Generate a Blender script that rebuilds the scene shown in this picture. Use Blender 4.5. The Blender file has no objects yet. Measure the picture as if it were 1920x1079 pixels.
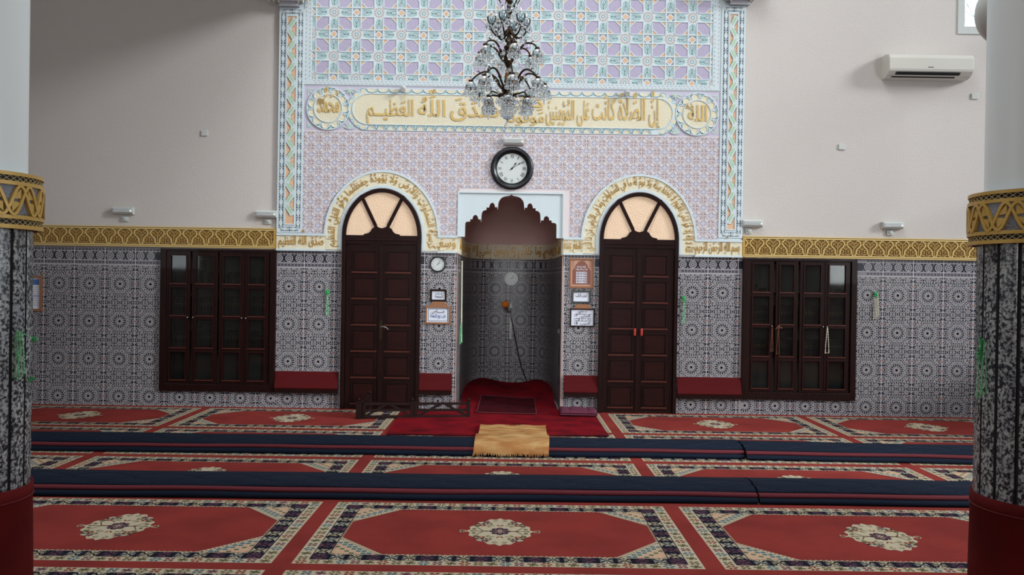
import bpy, bmesh, math, random, unicodedata
from math import sin, cos, pi, sqrt, atan2, radians
from mathutils import Vector, Matrix
random.seed(7)
scene = bpy.context.scene
COL = scene.collection

# ---------------------------------------------------------------- camera
F_PX, YAW, PITCH, ROLL, CAM_H = 1601.33, 0.0037, -0.0049, 0.0152, 1.6
D = 10.63                                     # distance of the front (qibla) wall


def _cam_axes():
    cy, sy, cp, sp = cos(YAW), sin(YAW), cos(PITCH), sin(PITCH)
    f = Vector((sy * cp, cy * cp, sp)); r0 = Vector((cy, -sy, 0)); u0 = r0.cross(f)
    return cos(ROLL) * r0 + sin(ROLL) * u0, -sin(ROLL) * r0 + cos(ROLL) * u0, f


CR, CU, CF = _cam_axes()
cam_d = bpy.data.cameras.new('camera')
cam_d.sensor_width = 36.0
cam_d.lens = 36.0 * F_PX / 1920.0
cam_d.clip_end = 100
cam = bpy.data.objects.new('camera', cam_d)
COL.objects.link(cam)
m = Matrix.Identity(4)
for i in range(3):
    m[i][0], m[i][1], m[i][2] = CR[i], CU[i], -CF[i]
m[2][3] = CAM_H
cam.matrix_world = m
scene.camera = cam


def at_depth(px, py, y=D):
    """Measured pixel -> (x, z) on the vertical plane at distance y."""
    d = CR * ((px - 960) / F_PX) + CU * (-(py - 539.5) / F_PX) + CF
    t = y / d.y
    return d.x * t, d.z * t + CAM_H


def on_floor(px, py, z=0.0):
    d = CR * ((px - 960) / F_PX) + CU * (-(py - 539.5) / F_PX) + CF
    t = (z - CAM_H) / d.z
    return d.x * t, d.y * t


# ---------------------------------------------------------------- light and exposure
scene.view_settings.view_transform = 'Standard'
scene.view_settings.look = 'None'
scene.view_settings.exposure = -0.12
scene.view_settings.gamma = 1.0
world = bpy.data.worlds.new('world'); scene.world = world
world.use_nodes = True
world.node_tree.nodes['Background'].inputs[0].default_value = (0.75, 0.85, 1.0, 1)
world.node_tree.nodes['Background'].inputs[1].default_value = 0.5
scene.cycles.max_bounces = 8
scene.cycles.diffuse_bounces = 4
scene.cycles.transparent_max_bounces = 16
scene.cycles.caustics_reflective = False
scene.cycles.caustics_refractive = False


def area_light(name, loc, target, sx, sy, power, color, spread=None):
    l = bpy.data.lights.new(name, 'AREA'); l.shape = 'RECTANGLE'
    l.size, l.size_y, l.energy, l.color = sx, sy, power, color
    o = bpy.data.objects.new(name, l); COL.objects.link(o)
    o.location = loc
    o.rotation_euler = (Vector(target) - Vector(loc)).to_track_quat('-Z', 'Y').to_euler()
    if spread:
        l.spread = radians(spread)
    return o


# soft daylight from the right and the lantern above; the other area lights are added fill
sun = bpy.data.lights.new('daylight_sun', 'SUN'); sun.energy = 3.2; sun.angle = radians(13); sun.color = (0.95, 0.985, 1.0)
so = bpy.data.objects.new('daylight_sun', sun); COL.objects.link(so)
so.location = (12, 4, 9); so.rotation_euler = Vector((-1, 0.5, -0.43)).to_track_quat('-Z', 'Y').to_euler()
area_light('daylight_lantern', (0.3, 5.4, 11.8), (0.0, 6.4, 0), 5.0, 3.6, 470, (0.90, 0.96, 1.0))
area_light('fill_bay_back', (0, 3.6, 7.6), (0, 10.6, 2.6), 5.0, 2.2, 110, (0.94, 0.98, 1.0))  # added fill for the front wall, no window stands behind it
area_light('fill_niche', (0.2, -2.4, 2.3), (0.0, 12.0, 1.45), 1.8, 1.6, 13, (0.92, 0.97, 1.0), 34)  # narrow fill lamp added to brighten the niche
area_light('fill_hall_right', (7.15, 4.0, 3.0), (-3, 5.2, 2.6), 3.0, 2.6, 230, (0.92, 0.98, 1.0))  # added fill for the inner side of the left pillar
area_light('fill_hall_left', (-7.15, 5.2, 3.2), (0, 8.5, 3.0), 3.6, 2.8, 130, (0.86, 0.95, 1.0))  # added fill for the right pillar's inner side and the left wall
area_light('fill_hall_back', (-1.5, -2.3, 3.2), (-2.5, 9, 2.2), 8.0, 2.4, 60, (1.0, 0.97, 0.95))  # weak frontal fill added behind the camera


# ---------------------------------------------------------------- materials
def S(h):
    h = h.lstrip('#'); v = [int(h[i:i + 2], 16) / 255 for i in (0, 2, 4)]
    return tuple((c / 12.92 if c <= 0.04045 else ((c + 0.055) / 1.055) ** 2.4) for c in v) + (1.0,)


MATS = {}


def mat(name, hexc, rough=0.6, metal=0.0, bump=None, vary=None, spec=0.5, emit=None, trans=0.0, ior=1.45, sheen=0.0, coat=0.0):
    """bump=(noise scale, strength, distance); vary=(noise scale, second colour, contrast lo, hi, detail, stretch)"""
    if name in MATS:
        return MATS[name]
    M = bpy.data.materials.new(name); M.use_nodes = True
    nt = M.node_tree; b = nt.nodes['Principled BSDF']
    b.inputs['Base Color'].default_value = S(hexc)
    b.inputs['Roughness'].default_value = rough
    b.inputs['Metallic'].default_value = metal
    b.inputs['Specular IOR Level'].default_value = spec
    b.inputs['Transmission Weight'].default_value = trans
    b.inputs['IOR'].default_value = ior
    b.inputs['Sheen Weight'].default_value = sheen
    b.inputs['Coat Weight'].default_value = coat
    M.diffuse_color = S(hexc)
    if emit:
        b.inputs['Emission Color'].default_value = S(emit[0]); b.inputs['Emission Strength'].default_value = emit[1]
    if bump or vary:
        tc = nt.nodes.new('ShaderNodeTexCoord')
    if vary:
        sc, c2, lo, hi = vary[:4]
        det = vary[4] if len(vary) > 4 else 4
        st = vary[5] if len(vary) > 5 else (1, 1, 1)
        mp = nt.nodes.new('ShaderNodeMapping'); mp.inputs['Scale'].default_value = st
        nt.links.new(tc.outputs['Object'], mp.inputs[0])
        n = nt.nodes.new('ShaderNodeTexNoise'); n.inputs['Scale'].default_value = sc; n.inputs['Detail'].default_value = det
        nt.links.new(mp.outputs[0], n.inputs['Vector'])
        r = nt.nodes.new('ShaderNodeValToRGB')
        r.color_ramp.elements[0].position = lo; r.color_ramp.elements[0].color = S(hexc)
        r.color_ramp.elements[1].position = hi; r.color_ramp.elements[1].color = S(c2)
        nt.links.new(n.outputs[0], r.inputs[0]); nt.links.new(r.outputs[0], b.inputs['Base Color'])
    if bump:
        n = nt.nodes.new('ShaderNodeTexNoise'); n.inputs['Scale'].default_value = bump[0]; n.inputs['Detail'].default_value = 3
        nt.links.new(tc.outputs['Object'], n.inputs['Vector'])
        bp = nt.nodes.new('ShaderNodeBump'); bp.inputs['Strength'].default_value = bump[1]; bp.inputs['Distance'].default_value = bump[2]
        nt.links.new(n.outputs[0], bp.inputs['Height']); nt.links.new(bp.outputs[0], b.inputs['Normal'])
    MATS[name] = M
    return M


PLASTER = mat('plaster', '#c3bdb8', 0.75, bump=(62, 0.7, 0.006), spec=0.3)
CEIL = mat('ceiling_paint', '#c9c3bf', 0.9)
STUCCO = mat('stucco_white', '#c4d1d5', 0.6)
STUCCO_SHADE = mat('stucco_cool_grey', '#a9a9b0', 0.7)
LILAC = mat('stucco_lilac', '#aea6bd', 0.8, bump=(90, 0.8, 0.006))
ORANGE = mat('stucco_orange', '#d6ad8c', 0.8, bump=(90, 0.8, 0.006))
TEAL = mat('stucco_teal_line', '#6aa8a2', 0.8)
DTEAL = mat('stucco_dark_teal', '#2f6a72', 0.8)
GREEN = mat('stucco_green', '#a9c4a4', 0.8)
NAVYP = mat('stucco_navy', '#1f2d48', 0.8)
CREAM = mat('stucco_cream', '#d6cfb6', 0.75, bump=(70, 0.7, 0.007))
BROWN = mat('stucco_brown', '#b08d80', 0.8)
GOLD = mat('gold_paint', '#b48e45', 0.45, metal=0.2)
GOLD_D = mat('gold_recess_shade', '#7a6034', 0.7, metal=0.1)  # darker gold paints the shade in the carved recesses
GOLD_L = mat('gold_paint_bright', '#ccb070', 0.48, metal=0.15)
PINK = mat('stucco_pink', '#d4c9c9', 0.7)
PINKL = mat('stucco_pale', '#d4d3da', 0.7)
PLINE = mat('stucco_plum_line', '#8f879a', 0.8)
PDARK = mat('stucco_umber', '#7f696b', 0.8)
BLUEG = mat('stucco_blue_grey', '#c2c6d2', 0.8)
TILE = mat('tile_glaze', '#918e91', 0.3, spec=0.2)
TILE_D = mat('tile_dark_blue', '#21242e', 0.3, spec=0.2)
TILE_G = mat('tile_grey_tan', '#8c8688', 0.3, spec=0.2)
TILE_R = mat('tile_rust', '#7d5c58', 0.3, spec=0.2)
TILE_GR = mat('tile_grout', '#cfcdd2', 0.6)
TILE_B = mat('tile_border_ground', '#7e7a80', 0.3, spec=0.2)
WOOD = mat('mahogany', '#210c0a', 0.45, spec=0.14, vary=(6, '#170806', 0.35, 0.7, 5, (6, 6, 0.6)), coat=0.04)
WOODP = mat('mahogany_panel', '#290e0b', 0.45, spec=0.14, vary=(5, '#1c0907', 0.35, 0.7, 5, (0.6, 6, 6)), coat=0.04)
WOOD_B = mat('barrier_wood', '#22120f', 0.5, spec=0.2, vary=(8, '#1c0f0d', 0.3, 0.7))
OAK = mat('light_frame_wood', '#8a5d3c', 0.5)


def thin_glass(name, tint, fac, gloss_rough=0.03, white=0.0):
    """window-like thin glass: mostly clear, with a mirror-like sheen and an optional milky body"""
    M = bpy.data.materials.new(name); M.use_nodes = True; nt = M.node_tree; nt.nodes.clear()
    o = nt.nodes.new('ShaderNodeOutputMaterial'); t = nt.nodes.new('ShaderNodeBsdfTransparent'); t.inputs[0].default_value = S(tint)
    g = nt.nodes.new('ShaderNodeBsdfGlossy'); g.inputs['Roughness'].default_value = gloss_rough
    fr = nt.nodes.new('ShaderNodeFresnel'); fr.inputs[0].default_value = 1.45
    ad = nt.nodes.new('ShaderNodeMath'); ad.operation = 'MULTIPLY_ADD'; ad.inputs[1].default_value = 1.0; ad.inputs[2].default_value = fac; ad.use_clamp = True
    mx = nt.nodes.new('ShaderNodeMixShader')
    nt.links.new(fr.outputs[0], ad.inputs[0]); nt.links.new(ad.outputs[0], mx.inputs[0])
    nt.links.new(t.outputs[0], mx.inputs[1]); nt.links.new(g.outputs[0], mx.inputs[2])
    last = mx
    if white:
        d = nt.nodes.new('ShaderNodeBsdfDiffuse'); d.inputs[0].default_value = S('#e8f0f0')
        m2 = nt.nodes.new('ShaderNodeMixShader'); m2.inputs[0].default_value = white
        nt.links.new(mx.outputs[0], m2.inputs[1]); nt.links.new(d.outputs[0], m2.inputs[2]); last = m2
    nt.links.new(last.outputs[0], o.inputs[0])
    return M


GLASS_PANE = thin_glass('bookcase_glass', '#c2c4c2', 0.0, 0.05, 0.006)
FROST = mat('frosted_door_glass', '#cdb398', 0.3, bump=(70, 0.9, 0.01), emit=('#dcbc9e', 0.34))  # emission stands in for daylight behind the pane
SKYGLASS = mat('window_daylight_glass', '#e8f6ff', 0.2, emit=('#cfefff', 1.6))
AC_PL = mat('ac_plastic', '#c9c7be', 0.25)
WHITE_PL = mat('white_plastic', '#bcc0bc', 0.35)
GREY_PL = mat('grey_plastic', '#b3b8b6', 0.3)
BLACK_PL = mat('black_plastic', '#0d1016', 0.3)
DARKSLOT = mat('dark_slot', '#14181a', 0.6)
LED = mat('green_led', '#c8ffc8', 0.3, emit=('#d8ffd8', 2.0))
PAPER = mat('paper', '#d5dae6', 0.7)
INK = mat('ink_black', '#15151c', 0.7)
INKB = mat('ink_blue', '#1d4f93', 0.7)
POSTER = mat('poster_brown', '#7c4a3c', 0.5)
POSTER_L = mat('poster_pattern', '#b98f76', 0.5)
DIAL = mat('clock_dial', '#c2c8c6', 0.3)
CLKGLASS = mat('clock_glass', '#ffffff', 0.02, trans=1.0, ior=1.1)
RED = mat('carpet_red', '#86332e', 0.95, vary=(2.2, '#772d29', 0.4, 0.65), bump=(260, 0.5, 0.004), spec=0.1)
CR_CREAM = mat('carpet_cream', '#b8ac93', 0.95, bump=(260, 0.5, 0.004), spec=0.1)
CR_NAVY = mat('carpet_navy', '#1b1b2a', 0.95, spec=0.1)
CR_MAUVE = mat('carpet_mauve', '#664450', 0.95, spec=0.1)
CR_TEAL = mat('carpet_teal', '#456670', 0.95, spec=0.1)
CR_OLIVE = mat('carpet_olive', '#645e44', 0.95, spec=0.1)
CR_PEACH = mat('carpet_peach', '#cf9c7d', 0.95, spec=0.1)
CR_RUST = mat('carpet_rust', '#7d3c2a', 0.95, spec=0.1)
NAVY = mat('navy_quilt', '#0b1728', 0.8, bump=(200, 0.4, 0.003), spec=0.2)
NAVY_LINE = mat('navy_stitch', '#0c1830', 0.9)
MATRED = mat('mat_red_band', '#5c1823', 0.85)
PLUSH = mat('plush_red', '#780d1a', 0.9, vary=(3.5, '#4e0912', 0.42, 0.70, 6), bump=(60, 0.6, 0.01), spec=0.1)
PLUSH_D = mat('plush_maroon', '#430b13', 0.9, vary=(5, '#2b080e', 0.4, 0.65, 5), bump=(70, 0.6, 0.01), spec=0.1)
PLUSH_T = mat('plush_tan', '#a06e40', 0.9, vary=(4, '#c09c69', 0.4, 0.66, 5, (1, 2.2, 1)), bump=(80, 0.5, 0.008), spec=0.1)
PURPLE = mat('purple_cloth', '#5c2238', 0.85, bump=(50, 0.5, 0.01))
SEATRED = mat('seat_red_cloth', '#4d1013', 0.85, spec=0.15, bump=(120, 0.3, 0.004))
VELVET = mat('velvet_cover', '#5e1414', 0.85, vary=(3, '#4a0e10', 0.35, 0.7), spec=0.15)
PILWHITE = mat('pillar_paint', '#e4eeee', 0.35)
SLATE = mat('capital_field', '#8f95a0', 0.8, bump=(80, 1.0, 0.01))
DOMEP = mat('niche_shade_tint', '#c9a7a2', 0.75)  # pale plaster tinted mauve to carry the shade inside the niche
BEAD_G = mat('beads_green', '#7ecb95', 0.35)
BEAD_DG = mat('beads_dark_green', '#2f9a55', 0.5)
BEAD_W = mat('beads_pale', '#cfcdb6', 0.35)
BEAD_B = mat('beads_brown', '#6d4028', 0.4)
STEEL = mat('steel', '#9a9a98', 0.3, metal=0.9)
BRASS = mat('dark_brass', '#3a2c1e', 0.35, metal=0.8)
BRASS_L = mat('copper_candle', '#8c6244', 0.4, metal=0.4)
AMBER = mat('amber_glass', '#9a6a3a', 0.1, trans=0.6)
CRYSTAL = mat('crystal', '#f4fbff', 0.03, trans=1.0, ior=1.5)
SHADEGL = thin_glass('lamp_glass', '#eaf2f4', 0.06, 0.05, 0.04)
BULB = mat('white_bulb', '#e8ecea', 0.3)
LEATHER = mat('book_leather', '#5c3a32', 0.5, vary=(10, '#3c2420', 0.35, 0.65))
LEATHER_G = mat('book_leather_green', '#24302a', 0.5)
BOOKGOLD = mat('book_gilt', '#b09562', 0.4, metal=0.4)
PAGES = mat('book_pages', '#b5a88c', 0.8)
CASEBACK = mat('bookcase_back', '#a39d95', 0.7)
BLUESHEET = mat('notice_blue', '#3f5f9a', 0.6)
ORANGEFOAM = mat('orange_foam', '#e07a1e', 0.8)
REDHANDLE = mat('red_handle', '#a83226', 0.4)
PALEGOLD = mat('pale_gold_lattice', '#cfc08f', 0.5)
CAPGOLD = mat('capital_gold', '#c2a052', 0.4, metal=0.15)
LILAC_P = mat('stucco_pale_lilac', '#bdb8c9', 0.8)
WOODE = mat('mahogany_highlight', '#4e2219', 0.4, spec=0.3)  # lighter tone paints the highlight along the ledges
GRANITE = None


def make_granite():
    M = bpy.data.materials.new('granite'); M.use_nodes = True; nt = M.node_tree; b = nt.nodes['Principled BSDF']
    tc = nt.nodes.new('ShaderNodeTexCoord')
    n = nt.nodes.new('ShaderNodeTexNoise'); n.inputs['Scale'].default_value = 64; n.inputs['Detail'].default_value = 5; n.inputs['Roughness'].default_value = 0.6
    n2 = nt.nodes.new('ShaderNodeTexNoise'); n2.inputs['Scale'].default_value = 9; n2.inputs['Detail'].default_value = 3
    r = nt.nodes.new('ShaderNodeValToRGB'); e = r.color_ramp.elements
    e[0].position = 0.44; e[0].color = S('#262b33'); e[1].position = 0.51; e[1].color = S('#8b9194')
    x = e.new(0.60); x.color = S('#b4bcbc')
    mx = nt.nodes.new('ShaderNodeMix'); mx.data_type = 'RGBA'; mx.blend_type = 'MULTIPLY'; mx.inputs[0].default_value = 0.5
    r2 = nt.nodes.new('ShaderNodeValToRGB'); r2.color_ramp.elements[0].position = 0.35; r2.color_ramp.elements[0].color = S('#8c93a6'); r2.color_ramp.elements[1].position = 0.6
    L = nt.links.new
    L(tc.outputs['Object'], n.inputs['Vector']); L(tc.outputs['Object'], n2.inputs['Vector'])
    L(n.outputs[0], r.inputs[0]); L(n2.outputs[0], r2.inputs[0]); L(r.outputs[0], mx.inputs[6]); L(r2.outputs[0], mx.inputs[7])
    L(mx.outputs[2], b.inputs['Base Color']); b.inputs['Roughness'].default_value = 0.22
    return M


GRANITE = make_granite()


# ---------------------------------------------------------------- mesh helpers
def wall(u, v, n):
    return (u, D - n, v)


class MB:
    """Collects faces with materials, then links them as ONE mesh object."""

    def __init__(s, mp=None):
        s.v, s.f, s.mi, s.mats, s.mp, s.sm = [], [], [], [], mp or (lambda a, b, c: (a, b, c)), []

    def _m(s, M):
        if M not in s.mats:
            s.mats.append(M)
        return s.mats.index(M)

    def face(s, pts, M, smooth=False):
        k = len(s.v); s.v.extend(pts); s.f.append(tuple(range(k, k + len(pts)))); s.mi.append(s._m(M)); s.sm.append(smooth)

    def grid(s, rows, M, closed_u=False, closed_v=False, smooth=True):
        k = len(s.v); R, C = len(rows), len(rows[0])
        for r in rows:
            s.v.extend(r)
        i0 = s._m(M)
        for i in range(R if closed_v else R - 1):
            for j in range(C if closed_u else C - 1):
                a, b = k + i * C + j, k + i * C + (j + 1) % C
                c, d = k + ((i + 1) % R) * C + (j + 1) % C, k + ((i + 1) % R) * C + j
                s.f.append((a, b, c, d)); s.mi.append(i0); s.sm.append(smooth)

    # 2-D shapes mapped by mp(u, v, n)
    def poly(s, pts, M, n=0.0):
        s.face([s.mp(u, v, n) for u, v in pts], M)

    def prism(s, pts, M, n0, n1, side=None, back=False):
        s.face([s.mp(u, v, n1) for u, v in pts], M)
        side = side or M; L = len(pts)
        for i in range(L):
            a, b = pts[i], pts[(i + 1) % L]
            s.face([s.mp(a[0], a[1], n0), s.mp(b[0], b[1], n0), s.mp(b[0], b[1], n1), s.mp(a[0], a[1], n1)], side)
        if back:
            s.face([s.mp(u, v, n0) for u, v in reversed(pts)], M)

    def ring(s, outer, inner, M, n0, n1, side=None):
        """two outlines with equal point count"""
        L = len(outer); side = side or M
        for i in range(L):
            j = (i + 1) % L
            o, p, q, r = outer[i], outer[j], inner[j], inner[i]
            s.face([s.mp(*o, n1), s.mp(*p, n1), s.mp(*q, n1), s.mp(*r, n1)], M)
            s.face([s.mp(*o, n0), s.mp(*p, n0), s.mp(*p, n1), s.mp(*o, n1)], side)
            s.face([s.mp(*q, n0), s.mp(*r, n0), s.mp(*r, n1), s.mp(*q, n1)], side)

    def stroke(s, pts, w, M, n0=0.0, n1=None, side=None):
        h = w / 2; L = len(pts); lf, rt = [], []
        for i in range(L):
            a, b = pts[max(0, i - 1)], pts[min(L - 1, i + 1)]
            dx, dy = b[0] - a[0], b[1] - a[1]; l = sqrt(dx * dx + dy * dy) or 1
            ww = h
            if 0 < i < L - 1:
                d1 = (pts[i][0] - a[0], pts[i][1] - a[1]); l1 = sqrt(d1[0] ** 2 + d1[1] ** 2) or 1
                c = (d1[0] * dx + d1[1] * dy) / (l1 * l)
                ww = h / max(0.5, c)
            nx, ny = -dy / l * ww, dx / l * ww
            lf.append((pts[i][0] + nx, pts[i][1] + ny)); rt.append((pts[i][0] - nx, pts[i][1] - ny))
        for i in range(L - 1):
            q = [rt[i], rt[i + 1], lf[i + 1], lf[i]]
            if n1 is None:
                s.poly(q, M, n0)
            else:
                s.prism(q, M, n0, n1, side)

    def disc(s, c, r, M, n, seg=8, rot=0.0, ry=None):
        ry = ry or r
        s.poly([(c[0] + r * cos(rot + 2 * pi * i / seg), c[1] + ry * sin(rot + 2 * pi * i / seg)) for i in range(seg)], M, n)

    def petal(s, c, ang, r0, r1, w, M, n):
        """a pointed dash from radius r0 to r1"""
        ca, sa = cos(ang), sin(ang); mid = (r0 * 0.35 + r1 * 0.65)
        P = [(r0, 0), (mid, -w / 2), (r1, 0), (mid, w / 2)]
        s.poly([(c[0] + x * ca - y * sa, c[1] + x * sa + y * ca) for x, y in P], M, n)

    # 3-D shapes
    def box(s, x0, x1, y0, y1, z0, z1, M):
        p = [(x, y, z) for z in (z0, z1) for y in (y0, y1) for x in (x0, x1)]
        for q in ((0, 2, 3, 1), (4, 5, 7, 6), (0, 1, 5, 4), (2, 6, 7, 3), (0, 4, 6, 2), (1, 3, 7, 5)):
            s.face([p[i] for i in q], M)

    def obox(s, c, ax, ay, az, M):
        """oriented box: centre and three half-axis vectors"""
        c, ax, ay, az = map(Vector, (c, ax, ay, az))
        p = [tuple(c + ax * x + ay * y + az * z) for z in (-1, 1) for y in (-1, 1) for x in (-1, 1)]
        for q in ((0, 2, 3, 1), (4, 5, 7, 6), (0, 1, 5, 4), (2, 6, 7, 3), (0, 4, 6, 2), (1, 3, 7, 5)):
            s.face([p[i] for i in q], M)

    def bar(s, a, b, w, t, M, up=(0, 0, 1)):
        a, b = Vector(a), Vector(b); d = b - a; x = d.normalized(); up = Vector(up)
        y = up.cross(x)
        y = (y if y.length > 1e-4 else Vector((1, 0, 0)).cross(x)).normalized(); z = x.cross(y)
        s.obox((a + b) / 2, d / 2, y * w / 2, z * t / 2, M)

    def lathe(s, prof, M, c=(0, 0, 0), seg=16, cap=True):
        """profile [(r, z)] about a vertical axis at c"""
        rows = [[(c[0] + max(r, 1e-5) * cos(2 * pi * j / seg), c[1] + max(r, 1e-5) * sin(2 * pi * j / seg), c[2] + z) for j in range(seg)] for r, z in prof]
        s.grid(rows, M, closed_u=True)
        if cap:
            s.face(list(reversed(rows[0])), M); s.face(rows[-1], M)

    def tube(s, pts, r, M, seg=6, closed=False):
        P = [Vector(p) for p in pts]; L = len(P); rows = []
        prev = None
        for i in range(L):
            a, b = (P[i - 1], P[(i + 1) % L]) if closed else (P[max(0, i - 1)], P[min(L - 1, i + 1)])
            t = (b - a).normalized()
            if prev is None:
                n = t.orthogonal().normalized()
            else:
                n = (prev - t * prev.dot(t)); n = n.normalized() if n.length > 1e-6 else t.orthogonal().normalized()
            prev = n; bi = t.cross(n); rr = r[i] if isinstance(r, (list, tuple)) else r
            rows.append([tuple(P[i] + (n * cos(2 * pi * j / seg) + bi * sin(2 * pi * j / seg)) * rr) for j in range(seg)])
        s.grid(rows, M, closed_u=True, closed_v=closed)
        if not closed:
            s.face(list(reversed(rows[0])), M); s.face(rows[-1], M)

    def ball(s, c, r, M, seg=8, rings=6, sz=1.0):
        rows = []
        for i in range(rings + 1):
            t = -pi / 2 + pi * i / rings
            rows.append([(c[0] + r * max(cos(t), 1e-4) * cos(2 * pi * j / seg), c[1] + r * max(cos(t), 1e-4) * sin(2 * pi * j / seg), c[2] + r * sz * sin(t)) for j in range(seg)])
        s.grid(rows, M, closed_u=True)

    def build(s, name, parent=None, bevel=0.0, loc=None):
        me = bpy.data.meshes.new(name)
        if loc:
            s.v = [(x - loc[0], y - loc[1], z - loc[2]) for x, y, z in s.v]
        me.from_pydata(s.v, [], s.f)
        for M in s.mats:
            me.materials.append(M)
        me.polygons.foreach_set('material_index', s.mi)
        me.polygons.foreach_set('use_smooth', s.sm)
        me.update()
        o = bpy.data.objects.new(name, me); COL.objects.link(o)
        if loc and not parent:
            o.location = loc
        if parent:
            o.parent = parent
        if bevel:
            b = bmesh.new(); b.from_mesh(me); bmesh.ops.remove_doubles(b, verts=b.verts, dist=1e-5); b.to_mesh(me); b.free()
            mo = o.modifiers.new('bevel', 'BEVEL'); mo.width = bevel; mo.segments = 2; mo.limit_method = 'ANGLE'
        return o


def tag(o, label, cat, group=None):
    o['label'] = label; o['category'] = cat
    if group:
        o['group'] = group
    return o


def thing(name, label, cat, loc=(0, 0, 0), group=None):
    o = bpy.data.objects.new(name, None); o.empty_display_size = 0.1
    COL.objects.link(o); o.location = loc
    return tag(o, label, cat, group)


def struct(o):
    o['kind'] = 'structure'
    return o


def dup(root, loc, label=None, group=None):
    r = root.copy(); COL.objects.link(r); r.location = loc
    if label:
        r['label'] = label
    if group:
        r['group'] = group
    for ch in list(root.children):
        c = ch.copy(); COL.objects.link(c); c.parent = r
        for g in list(ch.children):
            e = g.copy(); COL.objects.link(e); e.parent = c
    return r


def ell(cx, cz, a, b, t0, t1, n):
    return [(cx + a * cos(t0 + (t1 - t0) * i / n), cz + b * sin(t0 + (t1 - t0) * i / n)) for i in range(n + 1)]


# ---------------------------------------------------------------- Arabic lettering
FORMS = {}
for cp in list(range(0xFE80, 0xFEFD)) + list(range(0xFB50, 0xFB60)):
    try:
        dec = unicodedata.decomposition(chr(cp)).split()
    except ValueError:
        continue
    if len(dec) >= 2 and dec[0] in ('<initial>', '<medial>', '<final>', '<isolated>'):
        FORMS.setdefault(''.join(chr(int(x, 16)) for x in dec[1:]), {})[dec[0][1:-1]] = chr(cp)
HARAKAT = set('\u064b\u064c\u064d\u064e\u064f\u0650\u0651\u0652')
TATWEEL = '\u0640'


def shape_arabic(s):
    """logical string -> [(glyph, marks)] in reading order"""
    units = []
    for ch in s:
        if ch in HARAKAT and units:
            units[-1][1].append(ch)
        else:
            units.append([ch, []])
    out = []; i = 0
    merged = []
    while i < len(units):
        if units[i][0] == '\u0644' and i + 1 < len(units) and units[i + 1][0] in '\u0627\u0622\u0623\u0625':
            merged.append(['\u0644' + units[i + 1][0], units[i][1] + units[i + 1][1]]); i += 2
        else:
            merged.append(units[i]); i += 1

    def joins_next(c):
        return c == TATWEEL or (c in FORMS and 'initial' in FORMS[c])

    def joins_prev(c):
        return c == TATWEEL or (c in FORMS and 'final' in FORMS[c])
    for k, (c, mk) in enumerate(merged):
        if c in FORMS:
            p = k > 0 and joins_next(merged[k - 1][0]) and joins_prev(c)
            n = k + 1 < len(merged) and joins_next(c) and joins_prev(merged[k + 1][0])
            fm = FORMS[c]; key = 'medial' if p and n else 'final' if p else 'initial' if n else 'isolated'
            out.append((fm.get(key) or fm.get('isolated'), mk))
        else:
            out.append((c, mk))
    return out


_G = {}


def _outline(s, bold=0.0):
    c = bpy.data.curves.new('t', 'FONT'); c.body = s; c.resolution_u = 2; c.fill_mode = 'FRONT'; c.offset = bold
    o = bpy.data.objects.new('t', c); COL.objects.link(o)
    bpy.context.view_layer.update()
    dg = bpy.context.evaluated_depsgraph_get(); ev = o.evaluated_get(dg); me = ev.to_mesh()
    vs = [(v.co.x, v.co.y) for v in me.vertices]; fs = [tuple(p.vertices) for p in me.polygons]
    ev.to_mesh_clear(); bpy.data.objects.remove(o); bpy.data.curves.remove(c)
    return vs, fs


def glyph(ch, bold):
    k = (ch, bold)
    if k not in _G:
        vs, fs = _outline(ch, bold)
        w2 = _outline(ch + 'I', 0.0)[0]
        adv = max(x for x, _ in w2) - 0.174 if ch != ' ' else 0.28
        ed = {}
        for f in fs:
            for i in range(len(f)):
                a, b = f[i], f[(i + 1) % len(f)]
                ed[(a, b)] = 1
        bd = [(a, b) for a, b in ed if (b, a) not in ed]
        # front faces must be counter-clockwise
        if fs:
            f = fs[0]
            ar = sum(vs[f[i]][0] * vs[f[(i + 1) % len(f)]][1] - vs[f[(i + 1) % len(f)]][0] * vs[f[i]][1] for i in range(len(f)))
            if ar < 0:
                fs = [tuple(reversed(f)) for f in fs]; bd = [(b, a) for a, b in bd]
        _G[k] = (vs, fs, bd, adv)
    return _G[k]


def layout(s, bold=0.0):
    """[(vs, fs, bd, x, y)] laid out left to right, plus the width; Arabic words are put in visual order"""
    if any('\u0600' <= c <= '\u06ff' for c in s):
        seq = list(reversed(shape_arabic(s)))
        # digits keep their own order
        i = 0
        while i < len(seq):
            j = i
            while j < len(seq) and seq[j][0].isdigit():
                j += 1
            if j > i + 1:
                seq[i:j] = reversed(seq[i:j])
            i = max(j, i + 1)
    else:
        seq = [(c, []) for c in s]
    x = 0.0; out = []
    for ch, mk in seq:
        vs, fs, bd, adv = glyph(ch, bold)
        if fs:
            out.append((vs, fs, bd, x, 0.0))
            xs = [a for a, _ in vs]; ys = [b for _, b in vs]
            dy = 0.0
            for mch in mk:
                mv, mf, mb, _ = glyph(mch, bold)
                if mf:
                    mx = [a for a, _ in mv]; my = [b for _, b in mv]
                    if mch == '\u0650' or mch == '\u064d':
                        oy = min(min(ys), 0) - 0.06 - max(my)
                    else:
                        oy = max(max(ys), 0.45) + 0.06 - min(my) + dy; dy += max(my) - min(my) + 0.04
                    out.append((mv, mf, mb, x + (min(xs) + max(xs)) / 2 - (min(mx) + max(mx)) / 2, oy))
        x += adv
    return out, x


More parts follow.
